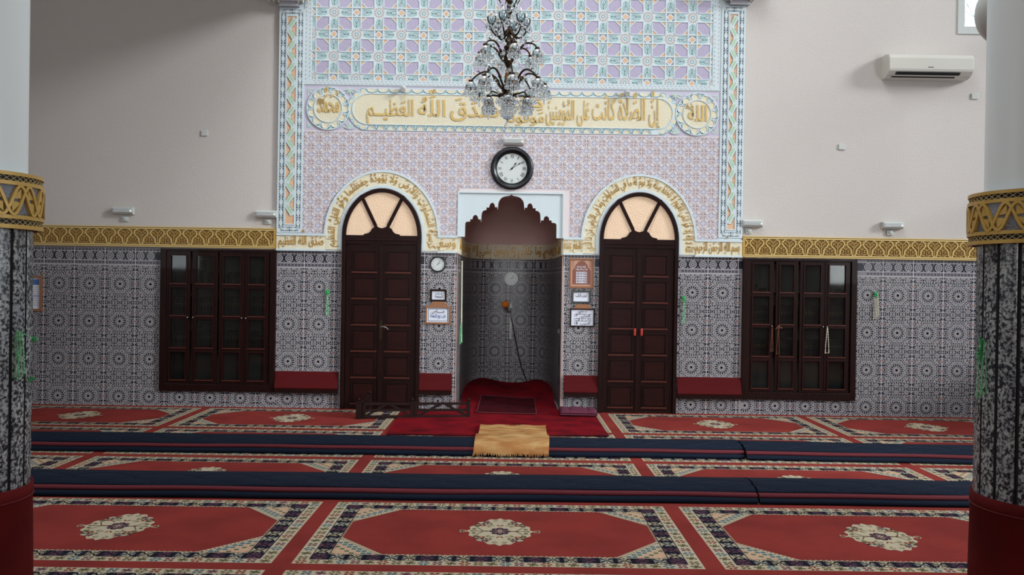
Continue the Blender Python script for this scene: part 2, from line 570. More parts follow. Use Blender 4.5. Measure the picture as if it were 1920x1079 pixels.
def write(mb, s, M, n0, n1, x0, x1, y0, h, bold=0.0, mp=None, side=None):
    """lettering between x0 and x1 on baseline y0; h = scale of one em in height; width is fitted"""
    gl, w = layout(s, bold)
    sx = (x1 - x0) / w
    mp = mp or mb.mp
    n1_ = n1
    for gi, (vs, fs, bd, gx, gy) in enumerate(gl):
        n1 = n1_ + (gi % 3) * .0005
        P = [(x0 + (gx + a) * sx, y0 + (gy + b) * h) for a, b in vs]
        for f in fs:
            mb.face([mp(*P[i], n1) for i in f], M)
        if n1 - n0 > 0.0011:
            for a, b in bd:
                mb.face([mp(*P[a], n0), mp(*P[b], n0), mp(*P[b], n1), mp(*P[a], n1)], side or M)


# ================================================================ THE ROOM
X0, X1, Y0R, ZC = -7.3, 7.3, -2.6, 5.72
BOOK_L, BOOK_R = (-4.315, -2.887, 0.205, 1.968), (2.903, 4.324, 0.205, 1.956)
NICHE = (-0.64, 0.665, 0.0, 2.70)


def wall_cells(mb, x0, x1, z0, z1, holes, y0, y1, M):
    xs = sorted({x0, x1} | {h[i] for h in holes for i in (0, 1)}); zs = sorted({z0, z1} | {h[i] for h in holes for i in (2, 3)})
    for i in range(len(xs) - 1):
        for j in range(len(zs) - 1):
            cx, cz = (xs[i] + xs[i + 1]) / 2, (zs[j] + zs[j + 1]) / 2
            if not any(h[0] < cx < h[1] and h[2] < cz < h[3] for h in holes):
                mb.box(xs[i], xs[i + 1], y0, y1, zs[j], zs[j + 1], M)


mb = MB(); mb.box(X0 - .2, X1 + .2, Y0R - .2, D + 2.6, -0.2, 0.0, STUCCO_SHADE); floor = struct(mb.build('floor'))
WIN = (5.545, 6.35, 4.80, 5.55)
mb = MB()
wall_cells(mb, X0, X1, 0, ZC, [(BOOK_L[0] + .03, BOOK_L[1] - .03, BOOK_L[2] + .03, BOOK_L[3] - .03),
                               (BOOK_R[0] + .03, BOOK_R[1] - .03, BOOK_R[2] + .03, BOOK_R[3] - .03), NICHE, WIN], D, D + 0.34, PLASTER)
# above the hall the wall rises into the high bay
mb.box(-3.15, X1 + .2, D, D + 0.34, ZC, 12.0, PLASTER)
wall_front = struct(mb.build('wall_front'))
mb = MB(); mb.box(X0 - .2, X0, Y0R, D, 0, ZC, PLASTER); struct(mb.build('wall_left'))
LY = 3.4
mb = MB(); mb.box(X1, X1 + .2, Y0R, 4.3, 0, 12.0, PLASTER); mb.box(X1, X1 + .2, 4.3, D, 0, 1.2, PLASTER); mb.box(X1, X1 + .2, 4.3, D, 11.8, 12.0, PLASTER); struct(mb.build('wall_right'))  # unseen opening added so the sun reaches the front wall, not the pillars
mb = MB()  # frame across the added side opening
for y in (4.33, 5.9, 7.45, 9.0, D - .04):
    mb.box(X1 + .06, X1 + .12, y - .03, y + .03, 1.2, 11.8, WHITE_PL)
for z in (1.23, 3.2, 5.2, 7.4, 9.6, 11.77):
    mb.box(X1 + .065, X1 + .115, 4.3, D, z - .03, z + .03, WHITE_PL)
struct(mb.build('window_2'))
mb = MB(); mb.box(X0 - .2, X1 + .2, Y0R - .2, Y0R, 0, ZC, PLASTER); struct(mb.build('wall_back'))
mb = MB()   # low ceiling over the left aisle and the back, high ceiling over the bay in front of the mihrab wall
mb.box(X0, -2.87, Y0R, D, ZC, ZC + .2, CEIL); mb.box(-2.87, X1, Y0R, LY, ZC, ZC + .2, CEIL)
mb.box(-3.1, -2.87, LY, D, ZC + .2, 12.0, CEIL); mb.box(-3.1, X1, LY - .2, LY, ZC + .2, 12.0, CEIL)
mb.box(-3.1, X1 + .2, LY - .2, D, 12.0, 12.2, CEIL)
struct(mb.build('ceiling'))
mb = MB()   # beam along the edge of the left aisle, springing from the bracket beside the stucco panel
mb.box(-3.05, -2.60, LY, D, 5.16, ZC, PLASTER)
struct(mb.build('trim_1'))

# window high on the right
W0, W1, WZ0, WZ1 = WIN
mb2 = MB(wall)
mb2.ring([(W0 - .01, WZ0 - .01), (W1 + .01, WZ0 - .01), (W1 + .01, WZ1 + .01), (W0 - .01, WZ1 + .01)], [(W0 + .075, WZ0 + .085), (W1 - .075, WZ0 + .085), (W1 - .075, WZ1 - .085), (W0 + .075, WZ1 - .085)], WHITE_PL, -.06, 0.012)
win = struct(mb2.build('window_1'))
mb = MB(wall); mb.prism([(W0 + .07, WZ0 + .08), (W1 - .07, WZ0 + .08), (W1 - .07, WZ1 - .08), (W0 + .07, WZ1 - .08)], SKYGLASS, -.05, -.04)
g = mb.build('pane', win)
mb = MB(wall)
for k, (cx, cz, a, r, t0, t1) in enumerate([(5.70, 5.16, .03, .05, 0, 4.6), (5.67, 4.98, .03, .04, 1, 6), (5.85, 4.97, .03, .05, -1, 4), (5.82, 5.2, .03, .05, 2, 7), (5.95, 5.1, .03, .05, 0, 5)]):
    mb.stroke([(cx + r * (1 - i / 20) * cos(t0 + (t1 - t0) * i / 16), cz + r * (1 - i / 20) * sin(t0 + (t1 - t0) * i / 16)) for i in range(17)], .006, STUCCO_SHADE, -.039)
mb.stroke([(5.63, 5.1), (5.70, 5.06), (5.8, 5.0), (5.88, 4.99), (5.97, 5.05), (6.05, 5.15)], .007, STUCCO_SHADE, -.039)
mb.stroke([(5.66, 5.2), (5.74, 5.05), (5.86, 4.93)], .007, STUCCO_SHADE, -.039)
mb.build('scroll_decoration', win)

# ---------------------------------------------------------------- glazed tile dado
TW, TH = 0.3775, 0.466


def tile_polys():
    """one tile as [(points, material)] about its star centre"""
    mb = MB(); out = []

    class T(MB):
        def face(s, pts, M, smooth=False):
            out.append(([(p[0], p[1]) for p in pts], M))
    t = T()
    t.disc((0, 0), .024, TILE_G, 0, 8); t.disc((0, 0), .016, TILE_D, 0, 6)
    for k in range(16):
        t.petal((0, 0), 2 * pi * (k + .5) / 16, .036, .090, .019, TILE_D, 0)
    for k in range(16):
        a = 2 * pi * k / 16
        t.disc((.098 * cos(a), .098 * sin(a)), .0072, TILE_D, 0, 5)
    ros = [(.132 * cos(pi / 8 + k * pi / 4), .134 * sin(pi / 8 + k * pi / 4)) for k in range(8)]
    for c in ros:
        t.disc(c, .0105, TILE_D, 0, 6)
        for k in range(8):
            a = atan2(c[1], c[0]) + 2 * pi * k / 8 + .39
            x, y = c[0] + .030 * cos(a), c[1] + .030 * sin(a)
            if x * x + y * y > .113 ** 2:
                t.disc((x, y), .0088, TILE_D, 0, 5)
    hx, hy = TW / 2, TH / 2
    for sy in (-1, 1):      # rosettes towards the top and bottom of the tile
        for cx in (-.125, 0, .125):
            c = (cx, sy * .192)
            t.disc(c, .0185, TILE_G, 0, 8, .39); t.disc(c, .007, TILE_D, 0, 5)
            for k in range(8):
                t.petal(c, 2 * pi * k / 8, .022, .046, .0185, TILE_D, 0)
        for cx in (-.0625, .0625):
            t.disc((cx, sy * .192), .0125, TILE_D, 0, 6); t.disc((cx, sy * .223), .010, TILE_D, 0, 4); t.disc((cx + .016, sy * .207), .007, TILE_D, 0, 4); t.disc((cx - .016, sy * .207), .007, TILE_D, 0, 4); t.disc((cx, sy * .166), .0105, TILE_D, 0, 5)
        for cx in (-.10, -.145, .10, .145, -.024, .024):
            t.disc((cx, sy * .226), .0075, TILE_D, 0, 5)
    for sx in (-1, 1):
        for cy in (-.115, 0, .115):
            c = (sx * (hx - .013), cy)
            t.disc(c, .0125, TILE_R, 0, 6)
            for k in range(8):
                a = 2 * pi * k / 8 + .39
                x, y = c[0] + .028 * cos(a), c[1] + .028 * sin(a)
                if abs(x) < hx - .003:
                    t.disc((x, y), .0098, TILE_D, 0, 5)
        for cy in (-.058, .058):
            c = (sx * (hx - .018), cy); t.disc(c, .0165, TILE_D, 0, 4); t.disc((sx * (hx - .046), cy * 1.05), .009, TILE_D, 0, 5)
        for sy in (-1, 1):
            t.disc((sx * (hx - .014), sy * .220), .0125, TILE_D, 0, 4); t.disc((sx * (hx - .016), sy * .176), .0145, TILE_D, 0, 5)
            t.petal((0, 0), atan2(sy, sx * .95), .160, .198, .015, TILE_D, 0)
            t.disc((sx * .158, sy * .165), .009, TILE_D, 0, 5); t.disc((sx * .092, sy * .158), .0085, TILE_D, 0, 5)
    for k in range(8):
        a = k * pi / 4
        t.stroke([(.110 * cos(a), .110 * sin(a)), (.152 * cos(a), .152 * sin(a))], .0062, TILE_D, 0)
    return out


TPOLY = tile_polys()
BORDER_Z0, BORDER_Z1 = 1.757, 1.975


def tile_field(mb, u0, u1, z0, z1, star_u, star_z=0.122, n=0.0, holes=(), curved=False):
    """tiles whose pieces fall in the rectangle and in no hole; u is along the wall"""
    mb.poly([(u0, z0), (u1, z0), (u1, z1), (u0, z1)], TILE, n) if not holes else None

    def ok(p):
        for a, b in p:
            if not (u0 <= a <= u1 and z0 <= b <= min(z1, BORDER_Z0 - .004)):
                return False
        return not any(h[0] < p[0][0] < h[1] and h[2] < p[0][1] < h[3] for h in holes)
    i0 = int(math.floor((u0 - star_u) / TW)) - 1; i1 = int(math.ceil((u1 - star_u) / TW)) + 1
    for i in range(i0, i1 + 1):
        for j in range(-1, 5):
            cx, cz = star_u + i * TW, star_z + j * TH
            if cx + TW < u0 or cx - TW > u1 or cz - TH > z1:
                continue
            for pts, M in TPOLY:
                q = [(cx + a, cz + b) for a, b in pts]
                if ok(q):
                    mb.poly(q, M, n + .0006)
        gx = star_u + (i + .5) * TW
        if u0 < gx < u1:
            for a, b, w in ((z0, min(z1, BORDER_Z0), .003), (BORDER_Z0, min(z1, BORDER_Z1), .006)):
                if b > a and not any(h[0] < gx < h[1] for h in holes):
                    mb.poly([(gx - w / 2, a), (gx + w / 2, a), (gx + w / 2, b), (gx - w / 2, b)], TILE_GR, n + .0008)
    if z1 > BORDER_Z0 + .05:
        b0, b1 = BORDER_Z0, min(BORDER_Z1, z1)
        kk = max(1, int((u1 - u0) / .03)) if curved else 1

        def seg(za, zb, M, nn):
            for q in range(kk):
                a, b = u0 + (u1 - u0) * q / kk, u0 + (u1 - u0) * (q + 1) / kk
                cuts = [(a, b)]
                for h in holes:
                    if h[2] < za < h[3] and a < h[0] < h[1] < b:
                        cuts = [(a, h[0]), (h[1], b)]
                for a, b in cuts:
                    mb.poly([(a, za), (b, za), (b, zb), (a, zb)], M, nn)
        seg(b0, b1, TILE_B, n + .0004)
        seg(b0 + .062, b0 + .164, TILE_D, n + .0005)
        for zz in (b0, b0 + .058, b0 + .166):
            seg(zz, zz + .004, TILE_GR, n + .0008)
        k = int((u0 - star_u) / (TW / 3)) - 1
        while star_u + (k - .0) * TW / 3 < u1:
            c = star_u + k * TW / 3
            if any(h[0] - .03 < c < h[1] + .03 and h[2] < b0 + .1 < h[3] for h in holes):
                k += 1; continue
            if u0 + .02 < c < u1 - .02:
                mb.disc((c, b0 + .113), .050, TILE, n + .0006, 12)
                mb.disc((c, b0 + .113), .009, TILE_D, n + .0009, 6)
                for a in range(8):
                    mb.disc((c + .029 * cos(a * pi / 4 + .39), b0 + .113 + .029 * sin(a * pi / 4 + .39)), .0085, TILE_D, n + .0009, 5)
                for e in (-.06, .06):
                    mb.disc((c + e, b0 + .075), .009, TILE_B, n + .0007, 4); mb.disc((c + e, b0 + .15), .009, TILE_B, n + .0007, 4)
            for e in (0, .042, .084):
                if u0 < c + e - .02 and c + e + .02 < u1:
                    for zz in (b0 + .03, b0 + .187):
                        mb.poly([(c + e - .013, zz - .012), (c + e + .013, zz - .012), (c + e + .013, zz + .012), (c + e - .013, zz + .012)], TILE_D, n + .0006)
                        mb.disc((c + e, zz), .006, TILE, n + .0008, 4)
            k += 1


DADO = .010
mb = MB(wall)
for (u0, u1, z1, su, holes) in ((X0 + .01, -2.885, 1.985, -5.582, [BOOK_L]), (-2.885, -2.06, 1.975, -2.733, ()), (-1.10, NICHE[0], 1.965, -0.862, ()),
                                (NICHE[1], 1.12, 1.965, 0.873, ()), (2.10, 2.89, 1.97, 2.285, ()), (2.89, X1 - .01, 1.985, 4.469, [BOOK_R])):
    if holes:
        h = holes[0]
        for a, b, c, d in ((u0, h[0], 0, z1), (h[1], u1, 0, z1), (h[0], h[1], 0, h[2])):
            if b - a > .004:
                mb.prism([(a, c), (b, c), (b, d), (a, d)], TILE, 0, DADO)
    else:
        mb.prism([(u0, 0), (u1, 0), (u1, z1), (u0, z1)], TILE, 0, DADO)
    tile_field(mb, u0, u1, 0, z1, su, n=DADO, holes=holes or [(9, 9, 9, 9)])
dado = struct(mb.build('trim_2'))

# ---------------------------------------------------------------- gilded friezes


def frieze(name, u0, u1, z0, z1, label, phase, end):
    t = thing(name, label, 'frieze', ((u0 + u1) / 2, D, z0), 'gilded friezes above the tiled wall')
    mb = MB(wall); e = 0.022
    mb.prism([(u0, z0), (u1, z0), (u1, z1), (u0, z1)], GOLD_D, 0, .028, GOLD)
    for a, b in ((z0, z0 + .014), (z0 + .02, z0 + .034), (z1 - .012, z1), (z1 - .033, z1 - .019)):
        mb.prism([(u0, a), (u1, a), (u1, b), (u0, b)], GOLD_L, .028, .042)
    if end:
        a = u0 if end < 0 else u1 - .03
        mb.prism([(a, z0), (a + .03, z0), (a + .03, z1), (a, z1)], GOLD, .028, .043)
    mb.build('moulding', t, loc=tuple(t.location))
    mb = MB(wall); p = .2012; zc, hh = (z0 + z1) / 2, (z1 - z0) / 2 - .036
    k = int((u0 - phase) / p) - 1

    def st(pts, w, M=GOLD_L, n1=.040):
        for i in range(len(pts) - 1):
            if u0 < pts[i][0] < u1 and u0 < pts[i + 1][0] < u1:
                mb.stroke([pts[i], pts[i + 1]], w, M, .028, n1)
    while phase + k * p < u1 + p:
        c = phase + k * p
        prof = [(-1, .012), (-.75, .027), (-.45, .026), (-.2, .035), (.1, .065), (.4, .083), (.68, .08), (.85, .062), (1, .052)]
        for s in (-1, 1):
            st([(c + s * x, zc + hh * y) for y, x in prof], .0125)
            # scrolls inside the cup and between the cups
            st([(c + s * .012, zc + hh * .05), (c + s * .03, zc + hh * .35), (c + s * .06, zc + hh * .45), (c + s * .05, zc + hh * .62), (c + s * .03, zc + hh * .55)], .0085, GOLD, .037)
            st([(c, zc + hh * .45), (c + s * .03, zc + hh * .8), (c + s * .06, zc + hh * .92), (c + s * .03, zc + hh * .97)], .0085, GOLD, .037)
            q = c + p / 2
            st([(q + s * .015, zc - hh * .9), (q + s * .065, zc - hh * .75), (q + s * .06, zc - hh * .3), (q + s * .03, zc - hh * .25), (q + s * .025, zc - hh * .55), (q + s * .045, zc - hh * .55)], .0085, GOLD, .037)
            st([(q, zc - hh * .2), (q + s * .03, zc + hh * .0), (q + s * .015, zc + hh * .3), (q, zc + hh * .55)], .0085, GOLD, .037)
            st([(q + s * .012, zc + hh * .7), (q + s * .022, zc + hh * .95)], .008, GOLD, .037)
        st([(c, zc - hh), (c, zc + hh * .4)], .009, GOLD, .0364); st([(c + p / 2, zc - hh * .95), (c + p / 2, zc + hh * .9)], .005, GOLD, .036)
        k += 1
    mb.build('carved_scrollwork', t, loc=tuple(t.location))
    return t


frieze('gold_frieze', X0 + .02, -2.892, 1.985, 2.238, 'gilded scrollwork frieze running above the tiles left of the stucco portal', at_depth(60 + 260 / 10.667, 440)[0], 1)
frieze('gold_frieze', 2.892, X1 - .02, 1.970, 2.232, 'gilded scrollwork frieze running above the tiles right of the stucco portal', 3.07, -1)

# ---------------------------------------------------------------- carved stucco portal
portal = thing('stucco_portal', 'tall carved and painted stucco panel framing two arched doors and the mihrab', 'wall panel', (0, D, 1.96))
PL = tuple(portal.location)


def pbuild(mb, name, parent=portal, label=None):
    o = mb.build(name, parent, loc=PL)
    if label:
        o['label'] = label
    return o


N = .030
PX = 2.887
mb = MB(wall)
for a, b, c, d in ((-PX, NICHE[0], 1.965, 5.71), (NICHE[1], PX, 1.965, 5.71), (NICHE[0], NICHE[1], 2.716, 5.71)):
    mb.prism([(a, c), (b, c), (b, d), (a, d)], STUCCO, 0, N)
pbuild(mb, 'plaster_ground')

# star lattice at the top
mb = MB(wall); n = N + .001; p, q = .2777, .2725; LX, LZ0, LZ1 = 2.482, 4.092, 5.70


def inside(pts):
    return all(-LX <= a <= LX and LZ0 <= b <= LZ1 for a, b in pts)


def clipz(pts, z0):
    out = []
    for i in range(len(pts)):
        a, b = pts[i], pts[(i + 1) % len(pts)]
        if a[1] >= z0:
            out.append(a)
        if (a[1] >= z0) != (b[1] >= z0):
            t = (z0 - a[1]) / (b[1] - a[1]); out.append((a[0] + (b[0] - a[0]) * t, z0))
    return out


def clip(pts):
    for f in (lambda P: clipz(P, LZ0), lambda P: [(a, -b) for a, b in clipz([(a, -b) for a, b in P], -LZ1)],
              lambda P: [(b, a) for a, b in clipz([(b, a) for a, b in P], -LX)], lambda P: [(-b, a) for a, b in clipz([(a2, -b2) for b2, a2 in P], -LX)]):
        pts = f(pts)
        if len(pts) < 3:
            return None
    ar = sum(pts[i][0] * pts[(i + 1) % len(pts)][1] - pts[(i + 1) % len(pts)][0] * pts[i][1] for i in range(len(pts)))
    return pts if ar > 0 else list(reversed(pts))


def lp(pts, M, n1=None):
    c = clip(pts)
    if c:
        if n1:
            mb.prism(c, M, n, n1)
        else:
            mb.poly(c, M, n)


def ls(pts, w, M, n1=None, nn=None):
    for i in range(len(pts) - 1):
        (x0, y0), (x1, y1) = pts[i], pts[i + 1]; dx, dy = x1 - x0, y1 - y0; l = sqrt(dx * dx + dy * dy); nx, ny = -dy / l * w / 2, dx / l * w / 2
        c = clip([(x0 - nx, y0 - ny), (x1 - nx, y1 - ny), (x1 + nx, y1 + ny), (x0 + nx, y0 + ny)])
        if c:
            if n1:
                mb.prism(c, M, n, n1)
            else:
                mb.poly(c, M, nn or n + .0006)


hw = .0555
for k in range(-9, 10):
    for j in range(-4, 4):
        cx, cz = .009 + k * p, 4.928 - j * q
        # block right and above of node
        x0, x1, z0, z1 = cx + hw, cx + p - hw, cz + hw, cz + q - hw
        star = (k + j) % 2 == 0
        w2, h2 = x1 - x0, z1 - z0
        if star:
            hexa = [(x0, z0), (x0 + w2 * .52, z0), (x1, z0 + h2 * .48), (x1, z1), (x1 - w2 * .52, z1), (x0, z1 - h2 * .48)]
            tris = [[(x0 + w2 * .62, z0), (x1, z0), (x1, z0 + h2 * .38)], [(x0, z1 - h2 * .38), (x1 - w2 * .62, z1), (x0, z1)]]
            dg = [[(x0 + w2 * .57, z0), (x1, z0 + h2 * .43)], [(x0, z1 - h2 * .43), (x1 - w2 * .57, z1)]]
        else:
            hexa = [(x0 + w2 * .48, z0), (x1, z0), (x1, z1 - h2 * .48), (x1 - w2 * .48, z1), (x0, z1), (x0, z0 + h2 * .48)]
            tris = [[(x0, z0), (x0 + w2 * .38, z0), (x0, z0 + h2 * .38)], [(x1, z1 - h2 * .38), (x1, z1), (x1 - w2 * .38, z1)]]
            dg = [[(x0 + w2 * .43, z0), (x0, z0 + h2 * .43)], [(x1, z1 - h2 * .43), (x1 - w2 * .43, z1)]]
        lp(hexa, LILAC)
        for t in tris:
            lp(t, ORANGE)
        for d in dg:
            ls(d, .012, STUCCO, N + .0056)
        # street edges, raised
        for s in (-hw, hw):
            for e in (-1, 1):
                s0 = .062 if star else 0
                ls([(cx + s, cz + e * s0), (cx + s, cz + e * q / 2)], .011, STUCCO, N + .0064)
                ls([(cx + e * s0, cz + s), (cx + e * p / 2, cz + s)], .011, STUCCO, N + .007)
        if star:
            for a in range(16):
                t = 2 * pi * (a + .5) / 16
                c = [(cx + r * cos(t + d), cz + r * sin(t + d)) for r, d in ((.036, 0), (.054, .13), (.070, 0), (.054, -.13))[::-1]]
                lp(c, BROWN)
            for a in range(8):
                t = 2 * pi * a / 8 + .39
                c = [(cx + r * cos(t + d), cz + r * sin(t + d)) for r, d in ((.013, 0), (.022, .27), (.030, 0), (.022, -.27))[::-1]]
                lp(c, DTEAL)
            sg = 1
        else:
            lp([(cx - .033, cz), (cx, cz - .033), (cx + .033, cz), (cx, cz + .033)], ORANGE)
            for sx in (-1, 1):
                for sz in (-1, 1):
                    ls([(cx + sx * .043, cz + sz * .022), (cx + sx * .022, cz + sz * .043)], .010, PDARK)
            # four leaf motifs pointing at the neighbouring stars
            for a in range(4):
                ca, sa = [(1, 0), (0, 1), (-1, 0), (0, -1)][a]

                def R(x, y):
                    return (cx + x * ca - y * sa, cz + x * sa + y * ca)
                ls([R(.072, -.036), R(.13, -.036), R(.175, 0), R(.13, .036), R(.072, .036)], .0062, TEAL)
                ls([R(.072, -.019), R(.108, -.022), R(.140, -.006)], .005, DTEAL); ls([R(.072, .019), R(.108, .022), R(.140, .006)], .006, DTEAL)
                ls([R(.085, 0), R(.165, 0)], .0055, DTEAL)
                ls([R(.150, -.038), R(.192, -.012)], .006, TEAL); ls([R(.150, .038), R(.192, .012)], .006, TEAL)
                lp([R(.168, 0), R(.178, -.008), R(.188, 0), R(.178, .008)], NAVYP)
                for e in (-1, 1):
                    lp([R(.071, e * .008 - .004), R(.078, e * .008), R(.071, e * .008 + .004)], NAVYP)
# plaited frame round the lattice
for s in (-1, 1):
    z = 4.10
    x = s * 2.531
    mb.prism([(x - .044, 4.03), (x + .044, 4.03), (x + .044, 5.7), (x - .044, 5.7)], STUCCO, N, N + .006)
    while z < 5.7:
        for e in (-1, 1):
            mb.poly([(x + e * .032, z + e * .02), (x + e * .012, z + .012 + e * .02), (x + e * .03, z + .03 + e * .02)][::e], STUCCO_SHADE, N + .0068)
        z += .052
mb.prism([(-2.487, 4.030), (2.487, 4.030), (2.487, 4.090), (-2.487, 4.090)], STUCCO, N, N + .006)
x = -2.46
while x < 2.46:
    mb.poly([(x, 4.078), (x + .016, 4.064), (x + .034, 4.078)], STUCCO_SHADE, N + .0068); mb.poly([(x + .018, 4.042), (x + .05, 4.042), (x + .034, 4.056)], STUCCO_SHADE, N + .0068)
    x += .052
mb.prism([(-2.575, 4.014), (2.575, 4.014), (2.575, 4.024), (-2.575, 4.024)], STUCCO_SHADE, N, N + .004)
pbuild(mb, 'star_lattice', label='lilac, orange and white carved star lattice')

# pale pink carved field above the doors
mb = MB(wall); PZ0, PZ1 = 2.186, 3.462; c = .0975; n = N + .001
AX = (-1.582, 1.606); A0, B0, SPR = .487, .590, 2.157


def in_arch(u, z, off):
    for ax in AX:
        if abs(u - ax) < A0 + off and (z < SPR or ((u - ax) / (A0 + off)) ** 2 + ((z - SPR) / (B0 + off)) ** 2 < 1):
            return True
    return False


mb.prism([(-2.57, PZ0), (NICHE[0], PZ0), (NICHE[0], PZ1), (-2.57, PZ1)], PINK, N, n); mb.prism([(NICHE[1], PZ0), (2.60, PZ0), (2.60, PZ1), (NICHE[1], PZ1)], PINK, N, n)
mb.prism([(NICHE[0], 2.716), (NICHE[1], 2.716), (NICHE[1], PZ1), (NICHE[0], PZ1)], PINK, N, n)
for i in range(-1, 54):
    for j in range(-1, 14):
        x0, z0 = -2.477 + i * c, 3.354 - j * c
        x1, z1 = x0 + c, z0 + c
        mx, mz = x0 + c / 2, z0 + c / 2
        if mx < -2.53 or mx > 2.555 or mz < PZ0 + .03 or mz > PZ1 - .02 or in_arch(mx, mz, .17) or (NICHE[0] - .03 < mx < NICHE[1] + .03 and mz < 2.74):
            continue
        # circle nodes at two opposite corners
        if (i + j) % 2 == 0:
            cs = [(x0, z0, 1, 1), (x1, z1, -1, -1)]; ds = [(x1, z0, -1, 1), (x0, z1, 1, -1)]
        else:
            cs = [(x1, z0, -1, 1), (x0, z1, 1, -1)]; ds = [(x0, z0, 1, 1), (x1, z1, -1, -1)]
        mb.poly([(x0, z0 - .0015), (x1, z0 - .0015), (x1, z0 + .0015), (x0, z0 + .0015)], PLINE, n + .0006)
        mb.poly([(x0 - .0015, z0), (x0 + .0015, z0), (x0 + .0015, z1), (x0 - .0015, z1)], PLINE, n + .0006)
        for ax, az, sx, sz in cs:
            def P(pts):
                pts = [(ax + sx * a, az + sz * b) for a, b in pts]
                return pts if sx * sz > 0 else pts[::-1]
            mb.poly(P([(0, 0)] + [(.034 * cos(pi / 2 * t / 4), .034 * sin(pi / 2 * t / 4)) for t in range(5)]), PLINE, n + .0008)
            mb.poly(P([(0, 0)] + [(.027 * cos(pi / 2 * t / 4), .027 * sin(pi / 2 * t / 4)) for t in range(5)]), BLUEG, n + .0012)
            mb.poly(P([(.006, .010), (.010, .006), (.020, .016), (.016, .020)]), PLINE, n + .0015)
            mb.stroke(P([(.052, .010), (.034, .034), (.010, .052)]), .010, PINKL, n, n + .003)
        for ax, az, sx, sz in ds:
            def P(pts):
                pts = [(ax + sx * a, az + sz * b) for a, b in pts]
                return pts if sx * sz > 0 else pts[::-1]
            mb.stroke(P([(.045, .013), (.013, .013), (.013, .045)]), .0065, PDARK, n + .001)
            mb.stroke(P([(.057, .019), (.030, .024), (.024, .030), (.019, .057)]), .007, PINKL, n, n + .003)
            mb.stroke(P([(.020, .020), (.034, .030), (.030, .036), (.042, .042)]), .0055, PDARK, n + .0011)
pbuild(mb, 'geometric_field', label='pale pink carved geometric field')


